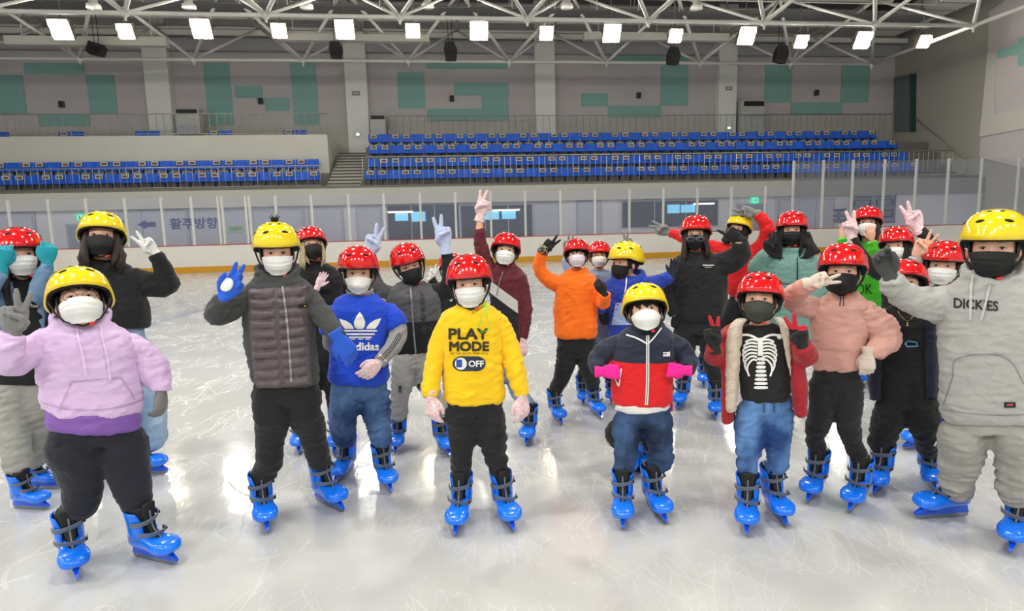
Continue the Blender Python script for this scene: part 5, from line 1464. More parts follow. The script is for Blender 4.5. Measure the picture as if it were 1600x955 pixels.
def p_maroon():
    s = Person('person in maroon, white and navy sweatshirt stretching one pink gloved arm straight up', 790, 692, 8)
    s.head(790, 365, 46, -2, 14, 7, True, 'surgical', M_mwhite, ('short', M_hblack))
    a = s.p(769, 447); b = s.p(806, 474); sl = (b.z - a.z) / (b.x - a.x)
    wd = s.r(19)
    def fn(n, x, y, z):
        h = n.math('SUBTRACT', z, n.math('ADD', n.math('MULTIPLY', x, sl), a.z - sl * a.x + wd * .4))
        inn = n.band(x, s.p(753, 460).x, s.p(809, 480).x)
        c = n.mix(n.math('MULTIPLY', n.math('LESS_THAN', h, 0.0), inn), lin((.36, .09, .13)), lin((.80, .79, .78)))
        return n.mix(n.math('MULTIPLY', n.math('LESS_THAN', h, -wd), inn), c, lin((.08, .09, .13)))
    m = zoned('sweatshirt_maroon', (.36, .09, .13), fn)
    rows = [(410, 777, 804), (419, 766, 814), (432, 762, 824), (460, 764, 824), (500, 768, 820), (540, 772, 816), (552, 778, 812)]
    s.top('sweatshirt', rows, [[(770, 432, 0, 13), (758, 408, 0, 12), (750, 380, -.01, 10.5), (749, 356, -.02, 9.5)], [(816, 440, 0, 13), (821, 480, 0, 12), (820, 510, -.02, 10), (817, 530, -.03, 8)]], m, .6, collar=.012)
    s.surf.ribbon('drawstring', [(786, 425), (780, 440), (776, 462)], 1.4, C_zip, .008)
    s.body.tube([s.p(749, 360, -.02), s.p(750, 346, -.02), s.p(751, 334, -.02)], [.030, .027, .024], 10)
    s.legs([(545, 776, 814), (565, 774, 816)], [(782, 580, 15), (765, 615, 13), (752, 640, 12)], [(804, 580, 15), (808, 615, 13), (815, 645, 11)], D_light, ((745, 687, 0), (822, 700, -10)), .95, 'jeans', .006)
    s.hand((751, 336), (761, 298), 'v', G_flor, -1, -1, -.02)
    s.hand((817, 533), (814, 562), 'relax', G_flor, 1, -1, -.03)
    s.finish()
def p_yellow():
    s = Person('person at the front centre in bright yellow sweatshirt with black lettering and red helmet', 757, 815, 9)
    s.head(734, 399.5, 70, -3, -2, -3, True, 'surgical', M_mwhite, ('short', M_hblack))
    rows = [(473, 715, 759), (481, 702, 775), (493, 690, 787), (515, 688, 789), (550, 690, 787), (585, 690, 788), (612, 691, 790), (624, 693, 789), (630, 700, 783)]
    s.top('sweatshirt', rows, [[(700, 500, 0, 18), (687, 535, 0, 18), (678, 570, -.02, 16), (673, 602, -.05, 15), (672, 621, -.07, 12)], [(780, 500, 0, 18), (794, 535, 0, 18), (804, 570, -.02, 17), (812, 602, -.05, 15), (816, 620, -.07, 12)]], cloth('sweatshirt_yellow', (.96, .78, .04)), .66, amp=.007, collar=.008)
    K = cloth('print_ink', (.20, .18, .08)); S_ = s.surf
    S_.text('chest_lettering', 'PLAY', 732, 522, 61, 16, K, .0, fat=.8); S_.text('chest_lettering', 'MODE', 733, 541.5, 61, 14, K, .0, fat=.8); S_.text('small_lettering', 'LET THE GOOD TIMES ROLL', 733, 552.5, 60, 3, K, .0)
    nb = mat('print_navy', (.12, .16, .26), .6)
    pill = ell(721, 568, 14, 12) ; 
    P = [(734 + 27 * cos(t) if abs(cos(t)) < 0 else 0, 0) for t in ()]
    pts = [(745 + 14 * cos(a), 568.5 + 11.5 * sin(a)) for a in [(-pi / 2 + pi * i / 10) for i in range(11)]] + [(721 + 14 * cos(a), 568.5 + 11.5 * sin(a)) for a in [(pi / 2 + pi * i / 10) for i in range(11)]]
    S_.decal('switch_print', pts, [list(range(len(pts)))], nb, .004, 5)
    e = ell(720, 568.5, 9.5, 9.5, 20); S_.decal('switch_knob', e, [list(range(20))], C_print, .006, 5)
    S_.decal('switch_square', [(713, 562), (722, 562), (722, 574), (713, 574)], [(0, 1, 2, 3)], mat('print_blue', (.15, .30, .62), .6), .008, 5)
    S_.text('switch_lettering', 'OFF', 744, 568.5, 24, 10, C_print, .03, off=.006)
    gr = mat('cord_green', (.35, .85, .35), .5)
    q = MB(); q.tube([s.p(758, 474, -.10), s.p(756, 490, -.135), s.p(748, 510, -.14), s.p(752, 520, -.14), s.p(763, 515, -.135), s.p(761, 490, -.13), s.p(760, 474, -.10)], .0022, 6); q.build('neck_cord', gr, s.root, True)
    q = MB(); q.tube([s.p(757, 478, -.12), s.p(745, 486, -.135), s.p(737, 492, -.14), s.p(742, 482, -.13)], .002, 6); q.build('strap_end', M_strap, s.root, True)
    s.legs([(618, 697, 786), (645, 697, 789)], [(722, 658, 25), (722, 690, 22), (721, 715, 19), (720, 735, 18), (719, 752, 14)], [(767, 658, 25), (771, 690, 22), (775, 715, 19), (778, 735, 17), (780, 752, 14)], C_black, ((711, 843, -13), (803, 836, 17)), .97, 'trousers', .009, wr=.16)
    s.hand((673, 622), (677, 664), 'relax', G_flor, 1, 1, -.07, side=(.5, .8, 0))
    s.hand((816, 622), (818, 662), 'relax', G_flor, 1, -1, -.07, side=(-.5, .8, 0))
    s.finish()
def p_hidden_white_glove():
    s = Person('person mostly hidden behind the yellow sweatshirt, black jacket with white stripe, white glove', 722, 664, 10)
    s.head(705, 396, 40, -5, 0, 0, True, 'surgical', M_mwhite, ('short', M_hblack))
    rows = [(440, 694, 718), (448, 686, 728), (460, 684, 736), (500, 686, 738), (545, 690, 736), (560, 694, 730)]
    s.top('jacket', rows, [[(692, 452, 0, 10), (684, 462, -.04, 10), (678, 445, -.08, 8), (674, 434, -.1, 7)], [(732, 455, 0, 10), (738, 490, 0, 9), (738, 520, 0, 8)]], C_black, .6)
    s.surf.ribbon('shoulder_stripe', [(690, 458), (698, 463), (706, 470)], 4, C_print, .006)
    s.legs([(552, 692, 734), (570, 692, 734)], [(702, 580, 13), (704, 610, 11), (706, 640, 10)], [(724, 580, 13), (722, 610, 11), (720, 640, 10)], C_black, ((709, 668, 0), (723, 668, 0)), .9)
    s.hand((673, 433), (682, 413), 'v', G_white, -1, 1, -.1)
    s.hand((738, 524), (738, 542), 'relax', G_white, 1, -1)
    s.finish()
def p_orange():
    s = Person('person in bright orange sweatshirt and red helmet raising a black gloved peace sign', 905, 655, 11)
    s.head(901, 374, 41, 2, 14, 0, True, 'surgical', M_mlila, ('fringe', M_hblack))
    rows = [(421, 888, 916), (429, 874, 928), (441, 866, 935), (470, 865, 935), (505, 865, 934), (522, 864, 934), (528, 868, 930)]
    s.top('sweatshirt', rows, [[(872, 440, 0, 14), (852, 436, -.01, 12), (841, 418, -.02, 11), (845, 400, -.04, 10), (849, 393, -.05, 8)], [(926, 442, 0, 13), (938, 462, .0, 12), (943, 480, -.10, 10), (946, 466, -.2, 8), (945, 460, -.22, 7)]], cloth('sweatshirt_orange', (1.0, .45, .04)), .62, amp=.007, collar=.008)
    s.legs([(522, 868, 932), (545, 869, 931)], [(884, 568, 16), (878, 592, 14), (872, 612, 12)], [(919, 568, 16), (925, 592, 14), (930, 610, 12)], C_black, ((878, 667, 18), (940, 657, 22)), .92, 'trousers', .006)
    s.hand((850, 391), (871, 368), 'v', G_black, -1, 1, -.05)
    s.hand((944, 458), (930, 438), 'relax', G_black, 1, 1, -.22)
    o = link_mesh('cuff_pattern', *(lambda q: (q.v, q.f))((lambda q: (q.tube([s.p(847, 396, -.05), s.p(850, 390, -.05), s.p(852, 384, -.05)], [.046, .045, .040], 14), q)[1])(MB())), speckle('cuff_knit', (.10, .10, .10), (.75, .70, .55), 90, .55), s.root, True)
    s.finish()
def p_glasses_white():
    s = Person('person with glasses between orange sweatshirt and blue hoodie, grey gloves raised behind both', 920, 628, 12)
    s.head(936, 377.5, 36, 0, 6, 0, True, 'surgical', M_mwhite, ('short', M_hblack), spec=True)
    rows = [(421, 924, 948), (428, 912, 962), (440, 906, 968), (480, 906, 966), (530, 908, 964), (538, 912, 960)]
    s.top('jacket', rows, [[(912, 438, 0, 9), (893, 430, .02, 9), (884, 412, .03, 8), (885, 394, .03, 6)], [(962, 438, 0, 9), (978, 430, .02, 9), (982, 410, .03, 8), (981, 390, .03, 6)]], cloth('jacket_pale_blue', (.52, .58, .68)), .6)
    s.legs([(532, 910, 962), (550, 910, 962)], [(922, 560, 12), (916, 580, 11), (911, 596, 9)], [(948, 560, 12), (950, 580, 10), (950, 600, 9)], C_black, ((912, 636, 5), (955, 634, 0)), .85)
    s.hand((885, 392), (889, 366), 'v', G_grey, -1, 1, .03); s.hand((981, 388), (981, 362), 'v', G_grey, -1, -1, .03)
    s.finish()
def p_bluehoodie():
    s = Person('person in cobalt blue hoodie and yellow helmet, face turned aside, arms spread in dark gloves', 1003, 644, 13)
    s.head(978, 378, 51, -48, 0, -4, False, 'cup', M_mblack, ('short', M_hblack))
    rows = [(430, 962, 1000), (438, 950, 1010), (452, 946, 1014), (490, 948, 1012), (530, 950, 1010), (560, 952, 1008), (570, 956, 1004)]
    s.top('hoodie', rows, [[(956, 444, 0, 14), (942, 464, 0, 13), (934, 478, -.02, 12), (938, 492, -.04, 10)], [(1002, 444, 0, 14), (1024, 442, -.02, 12), (1040, 436, -.05, 11), (1050, 430, -.08, 9)]], cloth('hoodie_cobalt', (.12, .24, .66)), .62, hood=True, amp=.007)
    s.surf.decal('front_pocket', [(962, 474), (980, 472), (984, 508), (955, 508)], [(0, 1, 2, 3)], cloth('pocket_pale_blue', (.62, .70, .86)), .006)
    s.surf.ribbon('drawstring', [(979, 434), (978, 450), (975, 462)], 2, C_print, .008)
    s.legs([(562, 958, 1004), (580, 958, 1004)], [(970, 590, 14), (970, 615, 12), (972, 635, 11)], [(994, 590, 14), (1000, 615, 12), (1020, 632, 10)], C_black, ((976, 646, 0), (1028, 644, 0)), .9)
    s.hand((939, 492), (957, 520), 'curl', G_spark, 1, 1, -.04, size=.9 ); s.hand((1050, 430), (1056, 404), 'open', G_spark, -1, -1, -.08)
    s.finish()
def p_crouch():
    s = Person('person crouching in black behind the navy and red jacket, mostly hidden, pink gloves', 995, 742, 14)
    s.head(1002, 520, 56, 0, 10, 0, True, 'cup', M_mblack, ('short', M_hblack))
    rows = [(570, 985, 1022), (580, 968, 1036), (600, 966, 1040), (640, 968, 1040), (668, 972, 1038)]
    s.top('jacket', rows, [[(972, 590, 0, 12), (966, 585, -.05, 11), (955, 574, -.13, 9)], [(1034, 590, 0, 12), (1045, 600, -.05, 10), (1040, 620, -.13, 9)]], C_black, .6)
    s.legs([(650, 970, 1038), (672, 970, 1038)], [(985, 672, 20), (962, 672, 20), (962, 690, 16), (975, 702, 14)], [(1025, 672, 18), (1020, 690, 16), (1018, 712, 13)], C_black, ((978, 752, -20), (1018, 748, 20)), .9)
    s.hand((955, 572), (948, 556), 'fist', G_pink, 1, 1, -.15, size=1.0); s.hand((1040, 620), (1040, 632), 'fist', G_pink, 1, -1, -.13, size=1.0)
    s.finish()
def p_navyred():
    s = Person('person in front in navy and red zip jacket, yellow helmet, pink gloves on hips', 1008, 800, 15)
    s.head(1008, 444, 69, 4, 15, -3, False, 'kf', M_mwhite, ('fringe', M_hblack))
    zb = s.p(1005, 561).z; xl = s.p(955, 580).x; xr = s.p(1052, 580).x
    m = zoned('jacket_navy_red', (.10, .13, .22), lambda n, x, y, z: n.mix(n.math('MULTIPLY', n.math('LESS_THAN', z, zb), n.band(x, xl - .012, xr + .012)), lin((.11, .14, .22)), lin((.86, .06, .09))))
    rows = [(506, 988, 1036), (515, 974, 1050), (527, 962, 1058), (550, 955, 1057), (580, 955, 1055), (610, 955, 1053), (626, 956, 1052), (633, 960, 1046)]
    s.top('jacket', rows, [[(966, 533, 0, 19), (948, 548, .02, 19), (934, 562, .02, 17), (932, 573, -.03, 15), (937, 580, -.08, 12)], [(1052, 534, 0, 18), (1064, 547, .02, 18), (1075, 560, .02, 16), (1077, 571, -.03, 14), (1073, 578, -.08, 12)]], m, .66, amp=.006, collar=.012)
    s.garment('undershirt', [[(615, 966, 1043), (630, 960, 1047), (637, 960, 1047), (640, 966, 1042)]], C_white, .70)
    S_ = s.surf
    S_.ribbon('zip', [(1012, 524), (1012, 560), (1012, 600), (1010, 633)], 5, C_print, .005); S_.ribbon('zip_teeth', [(1012, 524), (1012, 560), (1012, 600), (1010, 633)], 1.4, C_zip, .008)
    S_.ribbon('collar_trim', [(978, 523), (992, 527), (1004, 533), (1012, 538)], 2.4, C_print, .010); S_.ribbon('collar_trim', [(1012, 538), (1022, 528), (1034, 512)], 2.0, C_print, .010)
    S_.ribbon('pocket_trim', [(971, 576), (970, 578), (960, 590), (966, 603), (967, 604), (971, 576)], 2.0, C_print, .006); S_.ribbon('pocket_trim', [(1046, 572), (1052, 592)], 2.2, C_print, .006)
    for i in range(3): S_.ribbon('chest_logo', [(1036, 551 + i * 2.6), (1046, 551 + i * 2.6)], 1.7, C_print, .006)
    S_.decal('chest_logo', [(1047, 557), (1041, 557), (1042, 551.5), (1047, 549)], [(0, 1, 2, 3)], C_print, .0065)
    s.legs([(628, 960, 1049), (655, 959, 1051)], [(980, 679, 23), (979, 700, 20), (975, 725, 17), (972, 750, 14)], [(1029, 679, 23), (1033, 700, 20), (1036, 725, 17), (1038, 748, 14)], D_dark, ((973, 832, 0), (1041, 823, 24)), .93, 'jeans', .009, wr=.14)
    s.hand((942, 581), (962, 581), 'fist', G_pink, -1, 1, -.10, side=(.2, .9, -.5), size=.95)
    s.hand((1069, 579), (1050, 578), 'fist', G_pink, -1, -1, -.10, side=(-.2, .9, -.5), size=.9)
    s.finish()
def p_instructor():
    s = Person('person all in black with brown hair, red helmet and goggles over a black mask', 1088, 640, 16)
    s.head(1087, 337.5, 47, 0, 8, 0, True, 'cup', M_mblack, ('long', M_hbrown), hlen=.19)
    rows = [(392, 1072, 1104), (400, 1058, 1120), (412, 1048, 1132), (440, 1048, 1138), (470, 1050, 1138), (495, 1051, 1131), (501, 1056, 1126)]
    s.top('sweatshirt', rows, [[(1058, 415, 0, 15), (1048, 450, 0, 14), (1050, 480, -.05, 11), (1054, 495, -.07, 9)], [(1124, 414, 0, 18), (1144, 408, -.02, 19), (1158, 398, -.06, 17), (1158, 384, -.10, 13), (1156, 376, -.12, 11)]], C_black, .62, amp=.006, collar=.012)
    s.surf.ribbon('chest_lettering', [(1098, 414.5), (1102, 414.5), (1116, 414.5)], 1.3, C_print); s.surf.ribbon('chest_lettering', [(1101, 417.5), (1112, 417.5)], .7, C_print)
    q = MB(); M = s.HM
    for t in (-1, 1):
        q.ball(M @ Vector((t * .036, -.142, -.048)), (.034, .010, .022), None, 12, 0)
    fr = q.build('goggles', [mat('goggle_frame', (.45, .46, .50), .3)], s.root, True)
    q = MB()
    for t in (-1, 1): q.ball(M @ Vector((t * .036, -.150, -.048)), (.028, .008, .017), None, 12, 0)
    q.build('goggle_lens', mat('goggle_lens', (.10, .12, .16), .1), fr, True)
    s.legs([(492, 1053, 1128), (520, 1053, 1128)], [(1070, 530, 19), (1067, 565, 15), (1064, 592, 12)], [(1110, 530, 19), (1114, 565, 15), (1117, 598, 12)], C_black, ((1058, 643, -14), (1119, 659, 2)), 1.0)
    s.hand((1155, 373), (1122, 350), 'point', G_black, 1, -1, -.12, size=1.15)
    s.hand((1054, 496), (1054, 515), 'relax', G_black, 1, 1, -.07)
    s.finish()
def p_redjacket():
    s = Person('person in red jacket and yellow helmet at the back, arms flung out, grey gloves', 1110, 604, 17)
    s.head(1154, 335, 38, -25, 12, 6, False, 'cup', M_mblack, ('long', M_hblack), hlen=.12)
    rows = [(382, 1146, 1170), (390, 1136, 1182), (402, 1132, 1190), (430, 1134, 1190), (455, 1136, 1184), (465, 1140, 1180)]
    s.top('jacket', rows, [[(1140, 392, 0, 10), (1110, 384, 0, 9.5), (1080, 376, 0, 9.5), (1060, 368, 0, 9), (1046, 363, 0, 7.5)], [(1182, 396, 0, 13), (1196, 376, -.02, 12), (1200, 358, -.04, 11.5), (1190, 342, -.06, 9), (1181, 334, -.07, 8)]], cloth('jacket_red', (.86, .07, .09)), .62, amp=.007)
    s.legs([(458, 1140, 1182), (475, 1136, 1182)], [(1142, 490, 15), (1122, 525, 13), (1104, 558, 10)], [(1170, 490, 15), (1170, 530, 13), (1168, 562, 10)], C_black, ((1099, 608, 0), (1166, 604, 0)), .95)
    s.hand((1045, 363), (1014, 353), 'v', G_grey, -1, 1, 0); s.hand((1178, 333), (1144, 327), 'v', G_grey, -1, -1, -.07)
    s.finish()
def p_teal():
    s = Person('person with long loose black hair in sage green fleece and red helmet', 1235, 628, 18)
    s.head(1237, 331, 46, 2, 4, 0, True, 'surgical', M_mblack, ('long', M_hblack), hlen=.20)
    rows = [(388, 1222, 1258), (396, 1206, 1272), (408, 1192, 1284), (440, 1190, 1288), (480, 1192, 1286), (520, 1194, 1284), (535, 1200, 1278)]
    s.top('fleece', rows, [[(1200, 410, 0, 15), (1188, 422, -.03, 15), (1180, 418, -.06, 13), (1190, 402, -.10, 11), (1199, 394, -.12, 9)], [(1282, 412, 0, 14), (1294, 440, 0, 13), (1296, 470, 0, 11)]], cloth('fleece_sage', (.44, .60, .56), noise_amt=.06, nscale=40), .62, amp=.006, collar=.022)
    s.surf.ribbon('zip', [(1246, 402), (1246, 425), (1246, 446)], 2, C_zipk, .006); s.surf.ribbon('chest_seam', [(1195, 440), (1246, 446), (1290, 442)], 1, C_zipk, .004)
    q = MB(); rr = random.Random(4)
    for sx in (-1, 1):
        for i in range(7):
            x = 1237 + sx * (20 + i * 2.0); q.tube([s.p(x - sx * 6, 362, -.02), s.p(x, 376 + i, -.07), s.p(x + sx * (6 + 3 * (sx > 0)), 388 + i, -.10), s.p(x + sx * 2, 402 - i, -.13), s.p(x - sx * 10, 404 - i, -.13)], [.018, .026, .028, .022, .006], 8)
    obj_from('loose_hair', remesh(q, .009, 4, fold_disp(7, .004)), M_hblack, s.root)
    s.legs([(526, 1200, 1276), (550, 1200, 1276)], [(1212, 570, 15), (1205, 590, 12), (1200, 606, 10)], [(1238, 570, 15), (1226, 590, 12), (1218, 606, 10)], C_black, ((1198, 634, 0), (1222, 634, 0)), .9)
    s.hand((1200, 393), (1203, 354), 'v', G_black, -1, 1, -.12, size=1.0); s.hand((1296, 474), (1296, 492), 'relax', G_black, 1, -1)
    s.finish()
def p_skeleton():
    s = Person('person in rib cage tee, open red jacket lined with cream fleece and red helmet', 1198, 815, 19)
    s.head(1187, 427, 69, -3, 8, 0, True, 'cup', M_mdark, ('short', M_hblack))
    rows = [(506, 1166, 1210), (513, 1154, 1222), (526, 1147, 1230), (550, 1149, 1233), (580, 1154, 1234), (610, 1156, 1236), (622, 1158, 1235), (627, 1166, 1228)]
    s.top('tee_shirt', rows, [], C_black, .66, amp=.004)
    red = cloth('jacket_crimson', (.62, .07, .12)); fl = cloth('fleece_cream', (.82, .76, .68), bump=1.0, bscale=120)
    s.garment('jacket', [[(505, 1140, 1160), (520, 1126, 1154), (560, 1126, 1150), (600, 1126, 1150), (655, 1127, 1148), (659, 1130, 1144)], [(505, 1214, 1234), (520, 1222, 1250), (560, 1232, 1256), (600, 1234, 1262), (645, 1240, 1263), (648, 1243, 1260)]], red, 2.6, limbs=[[(1142, 520, 0, 15), (1126, 545, -.02, 18), (1117, 560, -.06, 18), (1116, 548, -.14, 14), (1116, 540, -.16, 12)], [(1236, 520, 0, 15), (1250, 545, -.02, 19), (1260, 560, -.06, 18), (1256, 546, -.14, 15), (1254, 538, -.16, 13)]])
    s.garment('fleece_lining', [[(497, 1152, 1172), (512, 1137, 1160), (530, 1133, 1158), (570, 1133, 1157), (610, 1133, 1155), (640, 1134, 1153), (643, 1137, 1150)], [(495, 1206, 1222), (510, 1216, 1234), (530, 1222, 1237), (560, 1226, 1238), (585, 1232, 1238), (590, 1234, 1237)]], fl, 1.6, .006, dy=-.075)
    S_ = s.surf; Wp = C_print
    cx = 1187
    for sg in (-1, 1):
        S_.ribbon('clavicle_print', [(cx + sg * 3, 530), (cx + sg * 14, 524), (cx + sg * 24, 523), (cx + sg * 31, 525)], 3.6, Wp)
        S_.decal('shoulder_print', ell(cx + sg * 31, 526, 4, 4.2, 12), [list(range(12))], Wp, .004)
        for i in range(7):
            y0 = 532 + i * 5.2; w_ = (22, 25, 26.5, 27, 26, 24, 20)[i]; dr = (4, 7, 10, 13, 17, 22, 25)[i]
            S_.ribbon('rib_print', [(cx + sg * 4, y0), (cx + sg * w_ * .55, y0 - 2), (cx + sg * w_ * .92, y0 + dr * .25), (cx + sg * w_, y0 + dr * .6), (cx + sg * w_ * .82, y0 + dr)], 3.1, Wp)
    S_.ribbon('sternum_print', [(cx, 528), (cx + 1, 540), (cx + 1, 556)], 8, Wp, .005)
    for i in range(8):
        y0 = 561 + i * 6.4; w_ = 6 + i * .7
        S_.decal('vertebra_print', [(cx + 2 - w_, y0 - 1.4), (cx + 2 - w_ * .5, y0 - 2.4), (cx + 2 + w_ * .5, y0 - 2.4), (cx + 2 + w_, y0 - 1.4), (cx + 2 + w_, y0 + 1.6), (cx + 2 + w_ * .5, y0 + 2.4), (cx + 2 - w_ * .5, y0 + 2.4), (cx + 2 - w_, y0 + 1.6)], [list(range(8))], Wp, .004)
    s.legs([(618, 1160, 1236), (645, 1155, 1240)], [(1172, 665, 23), (1171, 700, 20), (1167, 730, 17), (1163, 755, 14)], [(1217, 665, 22), (1217, 700, 19), (1216, 730, 16), (1215, 752, 13)], D_bright, ((1166, 842, 0), (1229, 828, 24)), .95, 'jeans', .009, wr=.14)
    for x in (1193, 1209): s.psurf.ribbon('drawstring', [(x, 628), (x + 1, 645)], 3, cloth('cord_slate', (.20, .30, .42)), .008)
    gl = zoned('glove_black_red', (.07, .07, .075), lambda n, x, y, z: n.mix(n.math('GREATER_THAN', z, s.p(1187, 512, -.16).z), lin((.07, .07, .075)), lin((.72, .07, .14))))
    s.hand((1116, 540), (1109, 494), 'v', gl, -1, 1, -.16); s.hand((1253, 538), (1240, 490), 'v', gl, -1, -1, -.16)
    s.finish()
def p_pink():
    s = Person('person in dusty pink sweatshirt and red helmet, cream gloved peace sign by the face', 1292, 790, 20)
    s.head(1316, 382.5, 68, 0, 4, 0, True, 'cup', M_mblack, ('short', M_hblack))
    rows = [(455, 1298, 1336), (463, 1282, 1352), (478, 1270, 1362), (505, 1266, 1362), (540, 1268, 1354), (562, 1269, 1350), (576, 1270, 1346), (581, 1276, 1338)]
    s.top('sweatshirt', rows, [[(1276, 476, 0, 19), (1248, 476, -.04, 19), (1233, 466, -.10, 17), (1250, 452, -.20, 14), (1266, 442, -.24, 10)], [(1350, 484, 0, 20), (1374, 510, .02, 23), (1390, 532, .02, 20), (1372, 545, -.03, 16), (1358, 553, -.08, 11)]], cloth('sweatshirt_pink', (.82, .62, .57)), .66, amp=.007, collar=.008)
    q = MB(); q.tube([s.p(1314, 462, -.10), s.p(1312, 478, -.14), s.p(1318, 478, -.14), s.p(1318, 462, -.11)], .003, 6); q.build('strap_end', M_strap, s.root, True)
    s.legs([(572, 1270, 1345), (600, 1266, 1347)], [(1285, 640, 20), (1277, 662, 18), (1272, 685, 15), (1266, 718, 12)], [(1325, 640, 20), (1326, 662, 18), (1330, 690, 15), (1334, 725, 12)], C_black, ((1261, 790, -14), (1326, 805, -14)), .95, 'leggings', .005)
    s.psurf.ribbon('side_stripe', [(1262, 640), (1259, 670), (1256, 700), (1255, 715)], 4, speckle('stripe_print', (.85, .85, .85), (.1, .1, .1), 90, .55), .005)
    s.hand((1267, 441), (1313, 429), 'v', G_cream, -1, 1, -.25); s.hand((1356, 554), (1354, 590), 'relax', G_cream, 1, -1, -.09)
    s.finish()
def p_greencuffs():
    s = Person('person in glasses at the back, red helmet, bare hands in bright green cuffs', 1360, 606, 21)
    s.head(1355, 323.5, 43, 2, 14, 0, True, 'surgical', M_mwhite, ('long', M_hbrown), hlen=.22, spec=True)
    g = cloth('cuff_green', (.30, .78, .15))
    rows = [(376, 1345, 1368), (384, 1336, 1380), (398, 1330, 1386), (430, 1328, 1388), (470, 1330, 1386), (480, 1334, 1382)]
    s.top('hoodie', rows, [[(1336, 396, 0, 10), (1322, 402, -.06, 10), (1316, 388, -.12, 9), (1316, 372, -.14, 8)], [(1378, 398, 0, 10), (1376, 414, -.08, 11), (1368, 396, -.16, 10), (1362, 376, -.18, 8)]], g, .6)
    s.surf.text('chest_lettering', 'OK', 1350, 452, 26, 16, mat('print_dark_green', (.06, .20, .05), .7), .0)
    s.legs([(474, 1332, 1384), (490, 1332, 1384)], [(1344, 505, 13), (1346, 535, 11), (1346, 562, 9)], [(1370, 505, 13), (1370, 535, 11), (1370, 562, 9)], C_black, ((1346, 606, 0), (1372, 606, 0)), .9)
    s.hand((1316, 371), (1319, 350), 'open', None, -1, 1, -.14, bare=True, size=.85); s.hand((1362, 374), (1360, 352), 'open', None, 1, -1, -.18, bare=True, size=.85)
    s.finish()
def p_floralup():
    s = Person('person with red helmet and black sleeves raising two floral pink gloves at the back right', 1400, 632, 22)
    s.head(1400, 355, 48, -10, 6, -5, True, 'surgical', M_mwhite, ('long', M_hblack), hlen=.16, hside=1)
    rows = [(412, 1388, 1412), (420, 1380, 1424), (432, 1376, 1428), (470, 1376, 1428), (510, 1378, 1426), (520, 1382, 1422)]
    s.top('top', rows, [[(1382, 428, 0, 12), (1366, 424, -.02, 12), (1350, 405, -.04, 11), (1336, 382, -.06, 9), (1332, 371, -.07, 8)], [(1424, 426, .02, 12), (1448, 408, .04, 11), (1462, 388, .04, 11), (1448, 372, .03, 9), (1436, 358, .02, 8)]], C_black, .6)
    s.legs([(512, 1380, 1424), (530, 1380, 1424)], [(1392, 550, 13), (1392, 575, 11), (1392, 600, 9)], [(1414, 550, 13), (1416, 575, 11), (1416, 600, 9)], C_black, ((1392, 632, 0), (1416, 632, 0)), .9)
    s.hand((1331, 369), (1322, 330), 'v', G_flor, -1, 1, -.07); s.hand((1434, 355), (1418, 315), 'v', G_flor, -1, -1, .02)
    s.finish()
def p_greysleeve():
    s = Person('person in red helmet beside the tall grey hoodie, bare hand in a peace sign', 1440, 702, 23)
    s.head(1474, 378, 58, -6, -2, 3, True, 'surgical', M_mwhite, ('short', M_hblack))
    rows = [(446, 1458, 1492), (454, 1448, 1504), (468, 1442, 1512), (510, 1442, 1514), (560, 1444, 1512), (575, 1450, 1506)]
    s.top('sweatshirt', rows, [[(1454, 466, 0, 14), (1436, 456, -.02, 13), (1428, 430, -.02, 12), (1430, 400, -.04, 9)], [(1506, 468, 0, 14), (1512, 510, 0, 12), (1510, 545, 0, 10)]], C_ltgrey, .6)
    s.legs([(568, 1446, 1508), (590, 1446, 1508)], [(1460, 605, 16), (1440, 635, 14), (1424, 660, 14), (1420, 668, 11)], [(1494, 605, 16), (1486, 640, 13), (1480, 665, 11)], D_light, ((1411, 704, -45), (1478, 706, 0)), .95, 'jeans')
    s.hand((1432, 398), (1456, 359), 'v', None, -1, 1, -.04, bare=True); s.hand((1510, 550), (1510, 575), 'relax', None, 1, -1, 0, bare=True)
    s.finish()
